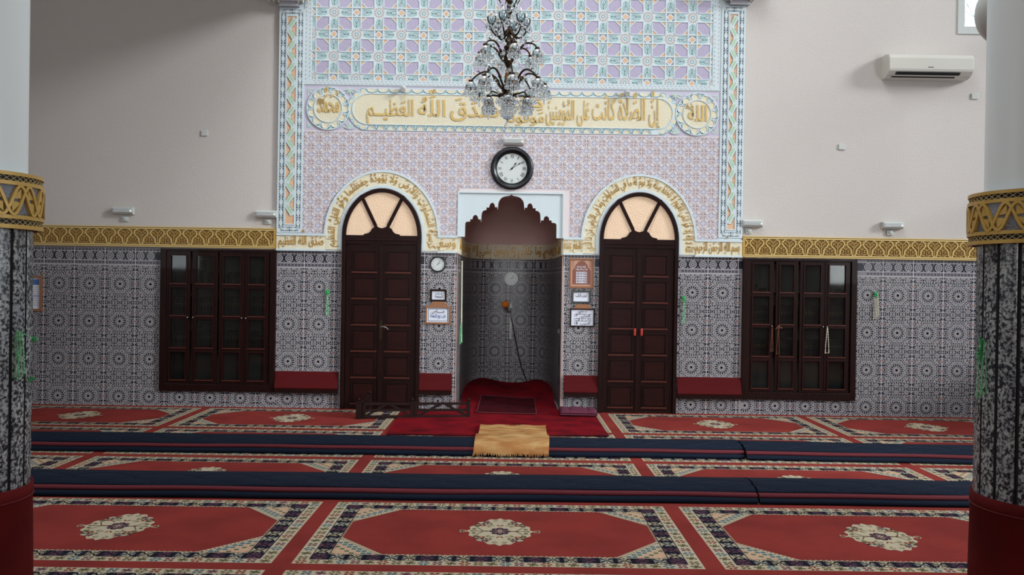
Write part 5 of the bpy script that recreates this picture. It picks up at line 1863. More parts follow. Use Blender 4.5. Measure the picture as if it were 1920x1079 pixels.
    for sx in (-1, 1):
        for sy in (-1, 1):
            def P(pts):
                q = [(sx * (fx - a), sy * (fy - c)) for a, c in pts]
                return q if sx * sy > 0 else q[::-1]
            lay(2)
            t.poly(P([(0, 0), (cxl, 0), (0, cyl)]), CR_CREAM)
            lay(3)
            for i in range(7):
                for j in range(7):
                    a, c = (i + .5) * .034, (j + .5) * .039
                    v = a / cxl + c / cyl
                    if v > .86:
                        continue
                    M = CR_PEACH if v < .35 else CR_OLIVE if v < .62 and (i + j) % 2 else CR_TEAL if v >= .62 else CR_PEACH
                    t.poly(P([(a - .0145, c - .009), (a + .013, c - .013), (a + .0145, c + .011), (a - .013, c + .015)]), M)
            for i in range(16):       # red-and-cream stepped hypotenuse
                f = (i + .5) / 16
                a, c = cxl * f, cyl * (1 - f)
                t.poly(P([(a - .012, c - .004), (a + .004, c - .018), (a + .020, c + .002), (a + .004, c + .016)]), CR_CREAM)
                a, c = a * .955, c * .955
                t.disc((sx * (fx - a), sy * (fy - c)), .006, CR_RUST, 0, 4)
    # medallion
    lay(2)
    R = []
    for i in range(72):
        a = 2 * pi * i / 72
        r = 1 + .05 * cos(16 * a)
        cx_, sy_ = cos(a), sin(a)
        R.append((.205 * math.copysign(abs(cx_) ** 1.2, cx_) * r, .288 * math.copysign(abs(sy_) ** 1.2, sy_) * r))
    t.poly(R, CR_CREAM)
    for s in (-1, 1):
        t.disc((s * .232, 0), .022, CR_CREAM, 0, 8, 0, .022)
        t.disc((s * .247, 0), .010, CR_CREAM, 0, 8, 0, .03)
    lay(3)
    for s in (-1, 1):
        t.disc((s * .232, 0), .012, CR_RUST, 0, 8)
    for a in range(8):
        t.disc((.046 * cos(a * pi / 4), .058 * sin(a * pi / 4)), .022, CR_NAVY, 0, 8)
    t.stroke([(-.085, 0), (.085, 0)], .012, CR_NAVY, 0)
    lay(4)
    for a in range(8):
        t.disc((.044 * cos(a * pi / 4), .056 * sin(a * pi / 4)), .014, CR_MAUVE, 0, 7)
    t.disc((0, 0), .030, CR_MAUVE, 0, 8)
    lay(5); t.disc((0, 0), .020, CR_CREAM, 0, 4); t.disc((0, 0), .008, CR_OLIVE, 0, 6)
    lay(3)
    for sx in (-1, 1):
        for sy in (-1, 1):
            m = lambda pts: [(sx * a, sy * c) for a, c in pts]
            t.stroke(m([(.172, .005), (.105, .0), (.150, .085)]), .007, CR_OLIVE, 0)
            t.stroke(m([(.062, .085), (.085, .110), (.060, .125), (.035, .118)]), .009, CR_OLIVE, 0)
            t.stroke(m([(.020, .215), (.045, .235), (.030, .252), (.012, .240)]), .007, CR_OLIVE, 0)
            t.stroke(m([(.060, .205), (.085, .215), (.075, .235)]), .007, CR_RUST, 0)
            for c_, M, w_, h_ in (((.115, .130), CR_RUST, .022, .016), ((.125, .165), CR_NAVY, .028, .012), ((.070, .165), CR_OLIVE, .02, .018), ((.090, .200), CR_MAUVE, .02, .014), ((.150, .115), CR_OLIVE, .016, .022), ((.165, .045), CR_OLIVE, .012, .015)):
                q = [(sx * (c_[0] + e * w_), sy * (c_[1] + g_ * h_)) for e, g_ in ((-1, -1), (1, -1), (1, 1), (-1, 1))]
                t.poly(q if sx * sy > 0 else q[::-1], M)
            t.petal((0, sy * .105), pi / 2 * sy + sx * .5, .0, .045, .016, CR_RUST, 0)
        t.petal((sx * .095, 0), 0, -.018, .022, .024, CR_RUST, 0)
        t.disc((sx * .180, 0), .012, CR_OLIVE, 0, 6)
    for sx in (-1, 1):
        for sy in (-1, 1):
            lay(4); t.disc((sx * .125, sy * .165), .009, CR_CREAM, 0, 6); t.disc((sx * .070, sy * .165), .009, CR_CREAM, 0, 6); t.disc((sx * .115, sy * .130), .007, CR_CREAM, 0, 6)
    return out


mb = MB()
mb.box(X0 + .02, X1 - .02, Y0R + .02, D - .012, 0, CZ, RED)
for r in range(-2, 4):
    for c in range(-3, 4):
        ox, oy = GX + c * GP, GY0 + r * GR
        for pts, M, n in PANEL if 'PANEL' in globals() else globals().setdefault('PANEL', panel_polys()):
            if all(abs(ox + q[0]) < X1 - .03 for q in pts):
                mb.face([(ox + a, oy + b, CZ + .0006 * n) for a, b in pts], M)
carpet = mb.build('fitted_carpet'); tag(carpet, 'red fitted carpet woven with rows of octagonal prayer panels and cream medallions', 'carpet')

# red plush rug running into the niche
rug = thing('plush_rug', 'bright red plush rug spread from the mihrab out over the patterned carpet', 'rug', (0, D, CZ)); L = tuple(rug.location)


def plush_z(x, y):
    z = CZ + .014 + .004 * sin(3.1 * x + 1.3 * y) * sin(2.3 * y)
    if y > D + .2:
        u = (y - D - .2) / (ND - .25)
        z += .10 * max(0, u) ** 2 + .035 * max(0, u) * sin(5 * x + 2) * sin(4 * y) + .06 * max(0, u) ** 3 * (abs(x) / .6) ** 2
        z += .05 * u * math.exp(-((x + .35) / .22) ** 2) + .035 * u * math.exp(-((x - .42) / .15) ** 2)
    return z


mb = MB()
nx_, ny_ = 46, 60
rows = []
for j in range(ny_ + 1):
    v = j / ny_; row = []
    y = 8.80 + v * (D + ND - .06 - 8.80)
    for i in range(nx_ + 1):
        u = i / nx_
        xl, xr = -1.235 - .05 * min(1, max(0, (y - 8.8) / 1.8)), 1.065
        f = min(1, max(0, (y - (D - .10)) / .08))
        hw = .615 if y < D + 1.5 else .615 - .12 * ((y - D - 1.5) / .55) ** 2
        xl, xr = xl + (-hw + .0 - xl) * f, xr + (hw + .02 - xr) * f
        x = xl + u * (xr - xl); yy = y + .10 * (1 - v) * (u) * 1.0
        row.append((x, yy, plush_z(x, yy)))
    rows.append(row)
mb.grid(rows, PLUSH)
edge = [r[0] for r in rows][::-1] + rows[0] + [r[-1] for r in rows]
mb.grid([[(x, y, CZ + .002) for x, y, z in edge], edge], PLUSH, smooth=False)
mb.tube([(x, y - .004, z - .006) for x, y, z in rows[0]], .008, PLUSH_D, 6)
mb.build('pile', rug, loc=L)
# maroon mat in front of the niche
mat_ = thing('prayer_mat', 'dark maroon plush prayer mat lying in the mihrab opening on the red rug', 'mat', (0, D + .2, .03)); L = tuple(mat_.location)


def flat_mat(root, L, corners, zf, M, edgeM, nx=20, ny=24, th=.008):
    (ax, ay), (bx, by), (cx_, cy_), (dx_, dy_) = corners      # front left, front right, back right, back left
    rows = []
    for j in range(ny + 1):
        v = j / ny
        rows.append([((ax + (bx - ax) * i / nx) * (1 - v) + (dx_ + (cx_ - dx_) * i / nx) * v, (ay + (by - ay) * i / nx) * (1 - v) + (dy_ + (cy_ - dy_) * i / nx) * v, 0) for i in range(nx + 1)])
    rows = [[(x, y, zf(x, y) + th) for x, y, _ in r] for r in rows]
    mb = MB(); mb.grid(rows, M)
    e = rows[0] + [r[-1] for r in rows[1:]] + rows[-1][::-1][1:] + [r[0] for r in rows[::-1]][1:-1]
    mb.grid([[(x, y, z - th) for x, y, z in e], e], M, closed_u=True, smooth=False)
    mb.build('pile', root, loc=L)
    mb = MB(); mb.tube([(x, y, z - .001) for x, y, z in e], .007, edgeM, 6, closed=True); mb.build('edging', root, loc=L)
    return rows


flat_mat(mat_, L, ((-.372, 10.29), (.352, 10.25), (.372, 11.50), (-.352, 11.53)), lambda x, y: max(plush_z(x, y), CZ + .012) + .004, PLUSH_D, MATRED)

# ================================================================ LONG QUILTED MATS
QP = [(0.0, .004), (-.006, .020), (.000, .040), (.012, .046), (.020, .048), (.014, .058), (.016, .070), (.026, .076), (.050, .079), (.058, .082), (.050, .092), (.062, .104), (.085, .111)]
NQ = len(QP)


def quilt_mat(label, xa, xb, ya, yb, part):
    """front edge runs from (xa, ya) to (xb, yb)"""
    t = thing('quilted_mat', label, 'mat', ((xa + xb) / 2, (ya + yb) / 2, CZ), 'rolled navy mats across the prayer hall'); L = tuple(t.location)
    nx = int((xb - xa) / .025)

    def sec(prof, x, y, i):
        w = .004 * sin(2.1 * x) + .003 * sin(5.3 * x + 1)
        return [(x, y + d + w * .6, CZ + z + (w * .5 if z > .03 else 0)) for d, z in prof]
    X_ = [xa + (xb - xa) * i / nx for i in range(nx + 1)]; Yf = [ya + (yb - ya) * i / nx for i in range(nx + 1)]

    def strip_(prof, M, name, caps=False):
        mb = MB(); R_ = [sec(prof, x, y, i) for i, (x, y) in enumerate(zip(X_, Yf))]
        mb.grid([list(r) for r in R_], M)
        if caps:
            mb.face(R_[0], M); mb.face(R_[-1][::-1], M)
        return mb.build(name, t, loc=L)
    strip_([(.04, .002)] + QP[:5] + [(.06, .05)], NAVY, 'lower_roll', True)
    strip_([(.05, .044)] + QP[4:9] + [(.075, .082)], MATRED, 'red_fold', True)['label'] = 'dark red fold showing along the front'
    # quilted top
    def crown(d):
        return .084 + .040 * max(0, 1 - ((d - .255) / .207) ** 2) ** .7

    mb = MB(); R_ = []
    for x, y in zip(X_, Yf):
        prof = [(.07, .070), (.052, .076), (.046, .084)]
        r = [(x, y + d, CZ + z + .002 * sin(3 * x)) for d, z in prof]
        for k in range(1, 25):
            d = .050 + .410 * k / 24
            ph = pi * x / .46
            q0, q1 = .155 + .075 * sin(ph), .155 - .075 * sin(ph)
            g_ = sum(.012 * math.exp(-((d - q) / .014) ** 2) for q in (q0, q1, .33))
            z = crown(d) - g_ * (k < 24)
            r.append((x, y + d, CZ + z + .002 * sin(3 * x)))
        r.append((x, y + .462, CZ + .03)); r.append((x, y + .44, CZ + .002))
        R_.append(r)
    mb.grid(R_, NAVY); mb.face(R_[0], NAVY); mb.face(R_[-1][::-1], NAVY)
    top = mb.build('quilted_top', t, loc=L)
    mb = MB()
    for c_, am, off in ((.155, .075, 0), (.155, -.075, 0)):
        P = [(x, y + c_ + am * sin(pi * x / .46 + off), CZ + crown(c_ + am * sin(pi * x / .46 + off)) - .0085 + .002 * sin(3 * x)) for x, y in zip(X_[::2], Yf[::2])]
        mb.tube(P, .0035, NAVY_LINE, 4)
    mb.build('stitch_line', top, loc=L)
    return t


quilt_mat('long navy quilted mat nearer the camera, crossing between the two pillars', -4.6, 1.84, 6.14, 6.215, 0)
quilt_mat('short navy quilted mat at the right end of the nearer row, past the seam', 1.855, 4.6, 6.215, 6.19, 1)
quilt_mat('long navy quilted mat further back, passing under the tan rug', -5.6, 2.19, 7.735, 7.835, 0)
quilt_mat('short navy quilted mat at the right end of the further row, past the seam', 2.205, 5.6, 7.80, 7.69, 1)

# tan rug draped over the further mat
tan = thing('fringed_rug', 'tan plush rug with fringes draped over the further navy mat in front of the mihrab', 'rug', (.05, 8.5, CZ)); L = tuple(tan.location)
path = [(9.33, .040), (9.0, .036), (8.6, .040), (8.42, .052), (8.34, .100), (8.28, .130), (8.15, .146), (8.0, .145), (7.92, .134), (7.865, .118), (7.825, .098), (7.806, .070), (7.795, .045)]
mb = MB(); rows = []
fine = []
for i in range(len(path) - 1):
    for k in range(4):
        f = k / 4; fine.append((path[i][0] + (path[i + 1][0] - path[i][0]) * f, path[i][1] + (path[i + 1][1] - path[i][1]) * f))
fine.append(path[-1])
for k, (y, z) in enumerate(fine):
    v = k / (len(fine) - 1)
    xl, xr = -.288 - .012 * v, .424 - .040 * v
    rows.append([(xl + (xr - xl) * i / 24, y - .02 * (v > .85) + .012 * sin(i * .5) * v, z + CZ * .6 + .004 * sin(i * .7 + y * 3)) for i in range(25)])
mb.grid(rows[::-1], PLUSH_T)
e = rows[0] + [r[-1] for r in rows[1:]] + rows[-1][::-1][1:] + [r[0] for r in rows[::-1]][1:-1]
mb.grid([[(x, y, z - .012) for x, y, z in e], e], PLUSH_T, closed_u=True, smooth=False)
mb.build('pile', tan, loc=L)
mb = MB()
for row, dy, dz, ln in ((rows[-1], -.02, -.55, .055), (rows[0], .9, -.05, .05)):
    for i in range(72):
        f = i / 71 * 24; a = int(min(f, 23)); b_ = f - a
        p_ = [row[a][k] + (row[a + 1][k] - row[a][k]) * b_ for k in range(3)]
        l = ln * random.uniform(.7, 1.1); jx = random.uniform(-.014, .014)
        mb.tube([tuple(p_), (p_[0] + jx * .5, p_[1] + dy * l * .6 - (.012 if dy < 0 else 0), max(CZ + .004, p_[2] + dz * l * .6)), (p_[0] + jx, p_[1] + dy * l - (.016 if dy < 0 else 0), max(CZ + .003, p_[2] + dz * l))], [.0042, .0038, .002], PLUSH_T, 4)
fr = mb.build('fringe', tan, loc=L); fr['kind'] = 'stuff'

# purple folded cushion by the right side of the niche
cu = thing('folded_mat', 'folded purple padded mat lying against the tiles right of the mihrab', 'mat', (.86, 10.4, CZ)); L = tuple(cu.location)
mb = MB(); rows = []
for i in range(25):
    x = .640 + .435 * i / 24; r = []
    yo = -.02 * i / 24
    prof = [(10.60, .030), (10.56, .070), (10.50, .088), (10.40, .096), (10.30, .094), (10.21, .088), (10.165, .076), (10.148, .058), (10.150, .040), (10.165, .030)]
    for k, (y, z) in enumerate(prof):
        q = 1 - .22 * math.exp(-((i - 12) / 12.5) ** 8) * 0
        tuft = -.014 * (math.exp(-((i - 6) / .9) ** 2) + math.exp(-((i - 18) / .9) ** 2)) * (1 if 1 < k < 6 else 0)
        edge_ = -.018 * (1 if i in (0, 24) else 0)
        r.append((x, y + yo, z + CZ * .6 + tuft + edge_ * (z > .05)))
    rows.append(r)
mb.grid(rows[::-1], PURPLE); mb.face(rows[0], PURPLE); mb.face(rows[-1][::-1], PURPLE)
mb.build('cushion', cu, loc=L)
mb = MB(); mb.tube([(.640 + .435 * i / 24, 10.150 - .02 * i / 24, .036 + CZ) for i in range(25)], .011, PURPLE, 6); mb.tube([(.640 + .435 * i / 24, 10.146 - .02 * i / 24, .060 + CZ) for i in range(25)], .011, PURPLE, 6)
mb.build('piping', cu, loc=L)

# ================================================================ LOW FOLDING BARRIER
bar = thing('wooden_barrier', 'low dark wooden folding barrier with cross braces standing on the carpet before the left door', 'barrier', (-1.07, 9.93, CZ)); L = tuple(bar.location)
z0 = CZ + .001
A_, B_, C_ = (-1.705, 9.83), (-1.078, 9.92), (-.452, 9.985)
R0_ = (-1.690, 10.48)


def post(p, w, h, knob=True):
    mb = MB(); mb.box(p[0] - w / 2, p[0] + w / 2, p[1] - w / 2, p[1] + w / 2, z0, z0 + h, WOOD_B); mb.box(p[0] - w * .62, p[0] + w * .62, p[1] - w * .62, p[1] + w * .62, z0 + h, z0 + h + .012, WOOD_B)
    o_ = mb.build('post', bar, bevel=.003, loc=L)
    if knob:
        mb = MB(); mb.lathe([(.008, 0), (.008, .008), (.017, .016), (.019, .026), (.012, .038), (.001, .043)], WOOD_B, (p[0], p[1], z0 + h + .012), 10, cap=False); mb.build('knob', o_, loc=L)


def rail(a, b, z, w=.026, t=.028):
    mb = MB(); mb.bar((a[0], a[1], z), (b[0], b[1], z), w, t, WOOD_B); mb.build('rail', bar, bevel=.002, loc=L)


def brace(a, za, b, zb_):
    mb = MB(); mb.bar((a[0], a[1], za), (b[0], b[1], zb_), .018, .026, WOOD_B); mb.build('brace', bar, bevel=.002, loc=L)


mixp = lambda p, q, f: (p[0] + (q[0] - p[0]) * f, p[1] + (q[1] - p[1]) * f)
post(A_, .064, .185); post((A_[0] + .055, A_[1] + .01), .038, .175, False); post(mixp(A_, B_, .965), .040, .185); post(mixp(B_, C_, .03), .038, .180, False); post(C_, .040, .185)
post(R0_, .055, .185)
for a, b in ((mixp(A_, B_, .10), mixp(A_, B_, .95)), (mixp(B_, C_, .05), C_)):
    for z in (z0 + .022, z0 + .098, z0 + .172):
        rail(a, b, z)
    brace(mixp(a, b, .04), z0 + .035, mixp(a, b, .46), z0 + .165); brace(mixp(a, b, .54), z0 + .165, mixp(a, b, .96), z0 + .035)
for z in (z0 + .022, z0 + .098, z0 + .172):
    rail(A_, R0_, z)
brace(mixp(A_, R0_, .08), z0 + .035, mixp(A_, R0_, .9), z0 + .165)

# ================================================================ CHANDELIER
CHX, CHY = at_depth(953, 120, 8.0)[0], 8.0
SC = 8.0 / F_PX / 4.315            # metres per enlarged-crop pixel


def cz_(y):
    return at_depth(953, y / 4.315, 8.0)[1]


ch = thing('chandelier', 'tiered brass and crystal chandelier hanging in front of the stucco portal', 'chandelier', (CHX, CHY, cz_(760))); L = tuple(ch.location)
mb = MB(); c0 = (CHX, CHY, 0)
prof = [(0, 790), (.012, 780), (.030, 765), (.055, 740), (.060, 715), (.040, 690), (.020, 672), (.016, 655)]
mb.lathe([(max(r, .001), cz_(y)) for r, y in prof], BRASS, c0, 16)
prof = [(.012, 560), (.016, 548), (.034, 520), (.045, 490), (.043, 455), (.030, 430), (.022, 415), (.040, 398), (.046, 380), (.024, 366), (.016, 350), (.036, 335), (.034, 318), (.016, 304), (.020, 280), (.030, 262), (.026, 245), (.014, 230), (.013, 140), (.020, 118), (.014, 100), (.013, 40), (.034, 22), (.036, 6), (.018, -12), (.010, -40)]
mb.lathe([(r, cz_(y)) for r, y in prof], BRASS, c0, 16)
mb.tube([(CHX, CHY, cz_(-40)), (CHX, CHY, 11.98)], .008, BRASS, 8)
mb.build('stem', ch, loc=L)
mb = MB(); mb.lathe([(.013, cz_(660)), (.030, cz_(645)), (.036, cz_(620)), (.026, cz_(590)), (.018, cz_(565)), (.014, cz_(552))], AMBER, c0, 16)
mb.build('amber_vase', ch, loc=L)['label'] = 'amber glass vase-shaped section of the stem'
mb = MB(); mb.lathe([(.16, 11.98), (.15, 11.96), (.05, 11.93), (.02, 11.90)], BRASS, c0, 16); mb.build('ceiling_rose', ch, loc=L)

crystals = []      # (position, radius, stretch)


def arm_curve(pts, ang):
    """pts = [(radius, crop y)] smoothed"""
    P = []
    for i in range(len(pts) - 1):
        p0 = pts[max(0, i - 1)]; p1 = pts[i]; p2 = pts[i + 1]; p3 = pts[min(len(pts) - 1, i + 2)]
        for k in range(5):
            t = k / 5
            q = [.5 * (2 * p1[j] + (p2[j] - p0[j]) * t + (2 * p0[j] - 5 * p1[j] + 4 * p2[j] - p3[j]) * t * t + (3 * p1[j] - p0[j] - 3 * p2[j] + p3[j]) * t ** 3) for j in (0, 1)]
            P.append(q)
    P.append(pts[-1])
    return [(CHX + r * cos(ang), CHY + r * sin(ang), cz_(y)) for r, y in P]


def bell(arm, x, y, ztop, r, h, up=False):
    """glass dome lamp hanging mouth down (or cup mouth up) with a candle tube"""
    sg = 1 if up else -1
    mb = MB()
    pr = [(.010, 0), (r * .55, sg * h * .10), (r * .85, sg * h * .35), (r, sg * h * .72), (r * 1.06, sg * h)]
    inn = [(a - .003, b - (.0 if i else -sg * .003)) for i, (a, b) in enumerate(pr)][::-1]
    mb.lathe(pr + inn, SHADEGL, (x, y, ztop), 16, cap=False)
    mb.build('glass_shade', arm, loc=L)
    mb = MB()
    mb.lathe([(.009, 0), (.009, sg * h * 1.15), (.006, sg * h * 1.2)] if not up else [(.010, 0), (.010, h * 1.25)], BRASS_L if not up else SHADEGL, (x, y, ztop), 10)
    mb.build('candle_tube', arm, loc=L)
    mb = MB()
    if up:
        mb.lathe([(.006, 0), (.012, .014), (.009, .03), (.001, .046)], BULB, (x, y, ztop + h * 1.25), 10)
    else:
        mb.lathe([(.006, 0), (.010, -.012), (.007, -.03), (.001, -.042)], BULB, (x, y, ztop - h * 1.2), 10)
    mb.build('bulb', arm, loc=L)
    n = 9
    rr = r * 1.08
    zz = ztop + sg * h if not up else ztop + .02
    for k in range(n):
        a = 2 * pi * (k + .5) / n
        q = (x + rr * cos(a), y + rr * sin(a))
        crystals.append((q[0], q[1], zz - .014, .007, 1.0)); crystals.append((q[0], q[1], zz - .046, .0165, 1.15))
    crystals.append((x, y, ztop - h * 1.2 - .075 if not up else ztop - .03, .014, 2.1))


def tier(n, ph, curve, r_b, h_b, up=False, thick=.0095):
    for k in range(n):
        a = ph + 2 * pi * k / n
        P = arm_curve(curve, a)
        mb = MB(); mb.tube(P, [thick * (1.25 - .5 * i / len(P)) for i in range(len(P))], BRASS, 7)
        m_ = P[len(P) // 3]
        mb.ball(m_, thick * 1.7, BRASS, 8, 6)
        x, y, z = P[-1]
        mb.lathe([(.006, .0), (.022, .004), (.026, .012), (.010, .02)] if up else [(.008, .012), (.020, .008), (.026, -.002), (.010, -.008)], BRASS, (x, y, z), 12)
        # leaf scroll at the turn of the arm
        q = P[int(len(P) * .72)]
        mb.tube([q, (q[0] + .02 * cos(a), q[1] + .02 * sin(a), q[2] + .02), (q[0] + .035 * cos(a), q[1] + .035 * sin(a), q[2] + .012)], [.006, .005, .002], BRASS, 5)
        o_ = mb.build('arm', ch, loc=L)
        bell(o_, x, y, z + (.012 if up else -.004), r_b, h_b, up)


PXM = 1 / 4.315 * 8.0 / F_PX
tier(6, .20, [(.02, 245), (45 * PXM, 290), (95 * PXM, 300), (135 * PXM, 262), (142 * PXM, 222)], .044, .075, up=True, thick=.009)
tier(6, -.32, [(.03, 500), (60 * PXM, 470), (100 * PXM, 400), (150 * PXM, 362), (210 * PXM, 372), (243 * PXM, 408)], .050, .070)
tier(8, .12, [(.04, 730), (75 * PXM, 690), (130 * PXM, 610), (185 * PXM, 588), (250 * PXM, 620), (300 * PXM, 668)], .054, .072)
tier(6, .55, [(.04, 745), (60 * PXM, 770), (110 * PXM, 765), (150 * PXM, 760), (178 * PXM, 800)], .046, .062, thick=.0085)
# swags of crystals from the stem and the bottom finial
for k in range(10):
    a = 2 * pi * k / 10
    for i in range(6):
        r = .03 + .016 * i
        crystals.append((CHX + r * cos(a), CHY + r * sin(a), cz_(775 + 28 * i - 3.6 * i * i), .0095, 1.0))
for k in range(12):
    a = 2 * pi * k / 12 + .1
    for r, y in ((.05, 880), (.075, 905), (.045, 930), (.03, 955)):
        crystals.append((CHX + r * cos(a), CHY + r * sin(a), cz_(y), .0105, 1.1))
for k in range(8):
    a = 2 * pi * k / 8
    for r, y in ((.055, 85), (.075, 110), (.065, 60), (.05, 140)):
        crystals.append((CHX + r * cos(a), CHY + r * sin(a), cz_(y), .0115, 1.1))
    crystals.append((CHX + .06 * cos(a), CHY + .06 * sin(a), cz_(430), .012, 1.2)); crystals.append((CHX + .07 * cos(a), CHY + .07 * sin(a), cz_(340), .011, 1.2))
rc = random.Random(11)
for y0_, y1_, r0_, r1_, n_ in ((40, 200, .03, .12, 34), (300, 380, .10, .20, 26), (440, 560, .06, .26, 46), (610, 720, .12, .33, 60), (760, 900, .03, .24, 54)):
    for k in range(n_):
        a = rc.uniform(0, 2 * pi); r = r0_ + (r1_ - r0_) * rc.random() ** .7
        crystals.append((CHX + r * cos(a), CHY + r * sin(a), cz_(rc.uniform(y0_, y1_)), rc.choice((.009, .012, .0145)), rc.choice((1.0, 1.2, 1.5))))
for a in (.5, 2.6, 4.4, 5.6):      # upper curved ribs
    P = [(CHX + r * cos(a), CHY + r * sin(a), cz_(y)) for r, y in ((.02, 110), (.045, 70), (.085, 25), (.12, -30), (.135, -80))]
    mb = MB(); mb.tube(P, .006, BRASS, 6); mb.build('rib', ch, loc=L)
    for q in P[1:]:
        crystals.append((q[0], q[1], q[2] - .03, .011, 1.3))
mb = MB(); mb.lathe([(.001, .035), (.012, .01), (.022, -.02), (.020, -.026), (.001, -.028)], CRYSTAL, (CHX - .012, CHY, cz_(1015)), 6, cap=False)
mb.build('bottom_prism', ch, loc=L)
mb = MB()
mb.ball((CHX, CHY, cz_(965)), .016, CRYSTAL, 10, 8); mb.tube([(CHX, CHY, cz_(790)), (CHX, CHY, cz_(995))], .0025, BRASS, 4); mb.build('bottom_drop', ch, loc=L)
crystals.sort(key=lambda c: (-c[3] * c[4], c[1]))


def drop(mb, c):
    x, y, z, r, st = c
    if st > 1.6:
        mb.lathe([(.0005, r * st), (r * .55, r * .6), (r * .8, -r * .2), (r * .5, -r * 1.4), (.0005, -r * st)], CRYSTAL, (x, y, z), 6, cap=False)
    else:
        mb.ball((x, y, z), r, CRYSTAL, 10, 8, st)


for c in crystals[:96]:
    mb = MB(); drop(mb, c); mb.build('crystal_drop', ch, loc=L)
mb = MB()
for c in crystals[96:]:
    drop(mb, c)
cs = mb.build('crystal_beads', ch, loc=L); cs['kind'] = 'stuff'

# ================================================================ PILLARS
PY = 4.0


def pillar(cx, side, rg, zs, label):
    zb0, zb1, zc = zs
    t = thing('pillar', label, 'pillar', (cx, PY, CZ), 'round pillars of the hall'); L = tuple(t.location)
    R = .294
    mb = MB(); seg = 432; ring = []
    for j in range(seg):
        th = rg + 2 * pi * j / seg
        d = ((th - rg) % (pi / 9)); d = min(d, pi / 9 - d)
        ring.append((cos(th), sin(th), .010 if d < .026 else (.003 if d < .040 else 0)))
    rows = [[(cx + (R - g) * c, PY + (R - g) * s, z) for c, s, g in ring] for z in (zc - .3, zb0 + .02)]
    for j in range(seg):
        k_ = (j + 1) % seg
        mb.face([rows[0][j], rows[0][k_], rows[1][k_], rows[1][j]], DARKSLOT if ring[j][2] > .005 or ring[k_][2] > .005 else GRANITE)
    mb.build('granite_cladding', t, loc=L)
    mb = MB(); mb.lathe([(R - .022, zc - .3), (R - .022, zb0 + .1)], DARKSLOT, (cx, PY, 0), 48, cap=False); mb.build('core', t, loc=L)
    mb = MB(); mb.lathe([(.268, zb1 - .05), (.268, ZC)], PILWHITE, (cx, PY, 0), 64); mb.build('shaft', t, loc=L)
    # red velvet cover round the foot
    mb = MB(); mb.lathe([(R + .018, CZ * 0), (R + .015, zc * .5), (R + .011, zc - .06), (R + .013, zc - .055), (R + .013, zc), (R + .006, zc + .002), (R - .004, zc - .004)], VELVET, (cx, PY, CZ), 64, cap=False)
    cv = mb.build('velvet_cover', t, loc=L)
    mb = MB(); a = -pi / 2 + side * .62
    mb.tube([(cx + (R + .017) * cos(a + .01 * sin(z * 9)), PY + (R + .017) * sin(a + .01 * sin(z * 9)), z) for z in [CZ + zc * k / 14 for k in range(15)]], .003, MATRED, 5)
    mb.tube([(cx + (R + .014) * cos(2 * pi * k / 48), PY + (R + .014) * sin(2 * pi * k / 48), CZ + zc - .055) for k in range(48)], .003, MATRED, 5, closed=True)
    mb.build('seam', cv, loc=L)
    # gilded capital band
    RB = .324; H = zb1 - zb0
    mb = MB(); mb.lathe([(R - .01, zb0), (RB, zb0), (RB, zb1), (.26, zb1)], SLATE, (cx, PY, 0), 64, cap=False); cb = mb.build('capital_band', t, loc=L)
    cyl = lambda u, v, n: (cx + (RB + n) * cos(u), PY + (RB + n) * sin(u), v)
    mb = MB(cyl)

    def hoop(za, zb_, n1, hm=CAPGOLD):
        for k in range(72):
            a0, a1 = 2 * pi * k / 72, 2 * pi * (k + 1) / 72
            mb.prism([(a0, za), (a1, za), (a1, zb_), (a0, zb_)], hm, -.01, n1)
    f = lambda q: zb0 + H * q
    hoop(f(-.02), f(.055), .012); hoop(f(.155), f(.225), .014); hoop(f(.765), f(.835), .014); hoop(f(.935), f(1.0), .012)
    hoop(f(.055), f(.155), .001, DARKSLOT); hoop(f(.835), f(.935), .001, DARKSLOT)
    mb.build('gold_hoop', cb, loc=L)
    mb = MB(cyl)
    for lo, hi in ((.055, .155), (.835, .935)):
        m_ = 60
        for k in range(m_):
            a0, a1 = 2 * pi * k / m_, 2 * pi * (k + 1) / m_
            # u is an angle: strokes as narrow quads
            w_ = .0085
            for p_, q_ in (((a0, f(lo)), (a1, f(hi))), ((a0, f(hi)), (a1, f(lo)))):
                mb.prism([(p_[0], p_[1]), (p_[0] + w_, p_[1]), (q_[0] + w_, q_[1]), (q_[0], q_[1])], PALEGOLD, 0, .007)
    mb.build('diamond_lattice', cb, loc=L)
    mb = MB(cyl); per = 2 * pi / 12; zm, am = f(.495), H * .245

    def ws(pts, w, n1, M=CAPGOLD):
        # stroke in (angle * RB, z) space
        m2 = MB(lambda u, v, n: cyl(u / RB, v, n)); m2.v, m2.f, m2.mi, m2.mats, m2.sm = mb.v, mb.f, mb.mi, mb.mats, mb.sm
        m2.stroke([(u * RB, v) for u, v in pts], w, M, 0, n1)
    ph0 = -radians(41) if side < 0 else pi + radians(33)
    for k in range(12):
        for of in (-.046, .046):
            pts = []
            for i in range(25):
                uu = (k + i / 24) * per
                pts.append((ph0 + uu + of / RB * .55 * (1 if (i / 24) < .5 else 1), zm + am * 1.06 * cos(2 * pi * i / 24)))
            ws(pts, .0125, .016 if of < 0 else .0166)
        for half in (0, 1):
            uc = ph0 + (k + .25 + .5 * half) * per; sl = -1 if half == 0 else 1
            for e in (-1, 1):
                q = [(uc + e * .004 - .026 / RB * 1.0, zm + e * .004 + (-sl) * .0), (uc + .020 / RB, zm + e * .010), (uc + (sl * .022 * e) / RB + .0, zm + e * .055)]
                ar = (q[1][0] - q[0][0]) * (q[2][1] - q[0][1]) - (q[2][0] - q[0][0]) * (q[1][1] - q[0][1])
                mb.prism(q if ar > 0 else q[::-1], CAPGOLD, 0, .012)
    mb.build('interlaced_scroll', cb, loc=L)
    return t


def zat(px, py, y):
    return at_depth(px, py, y)[1]


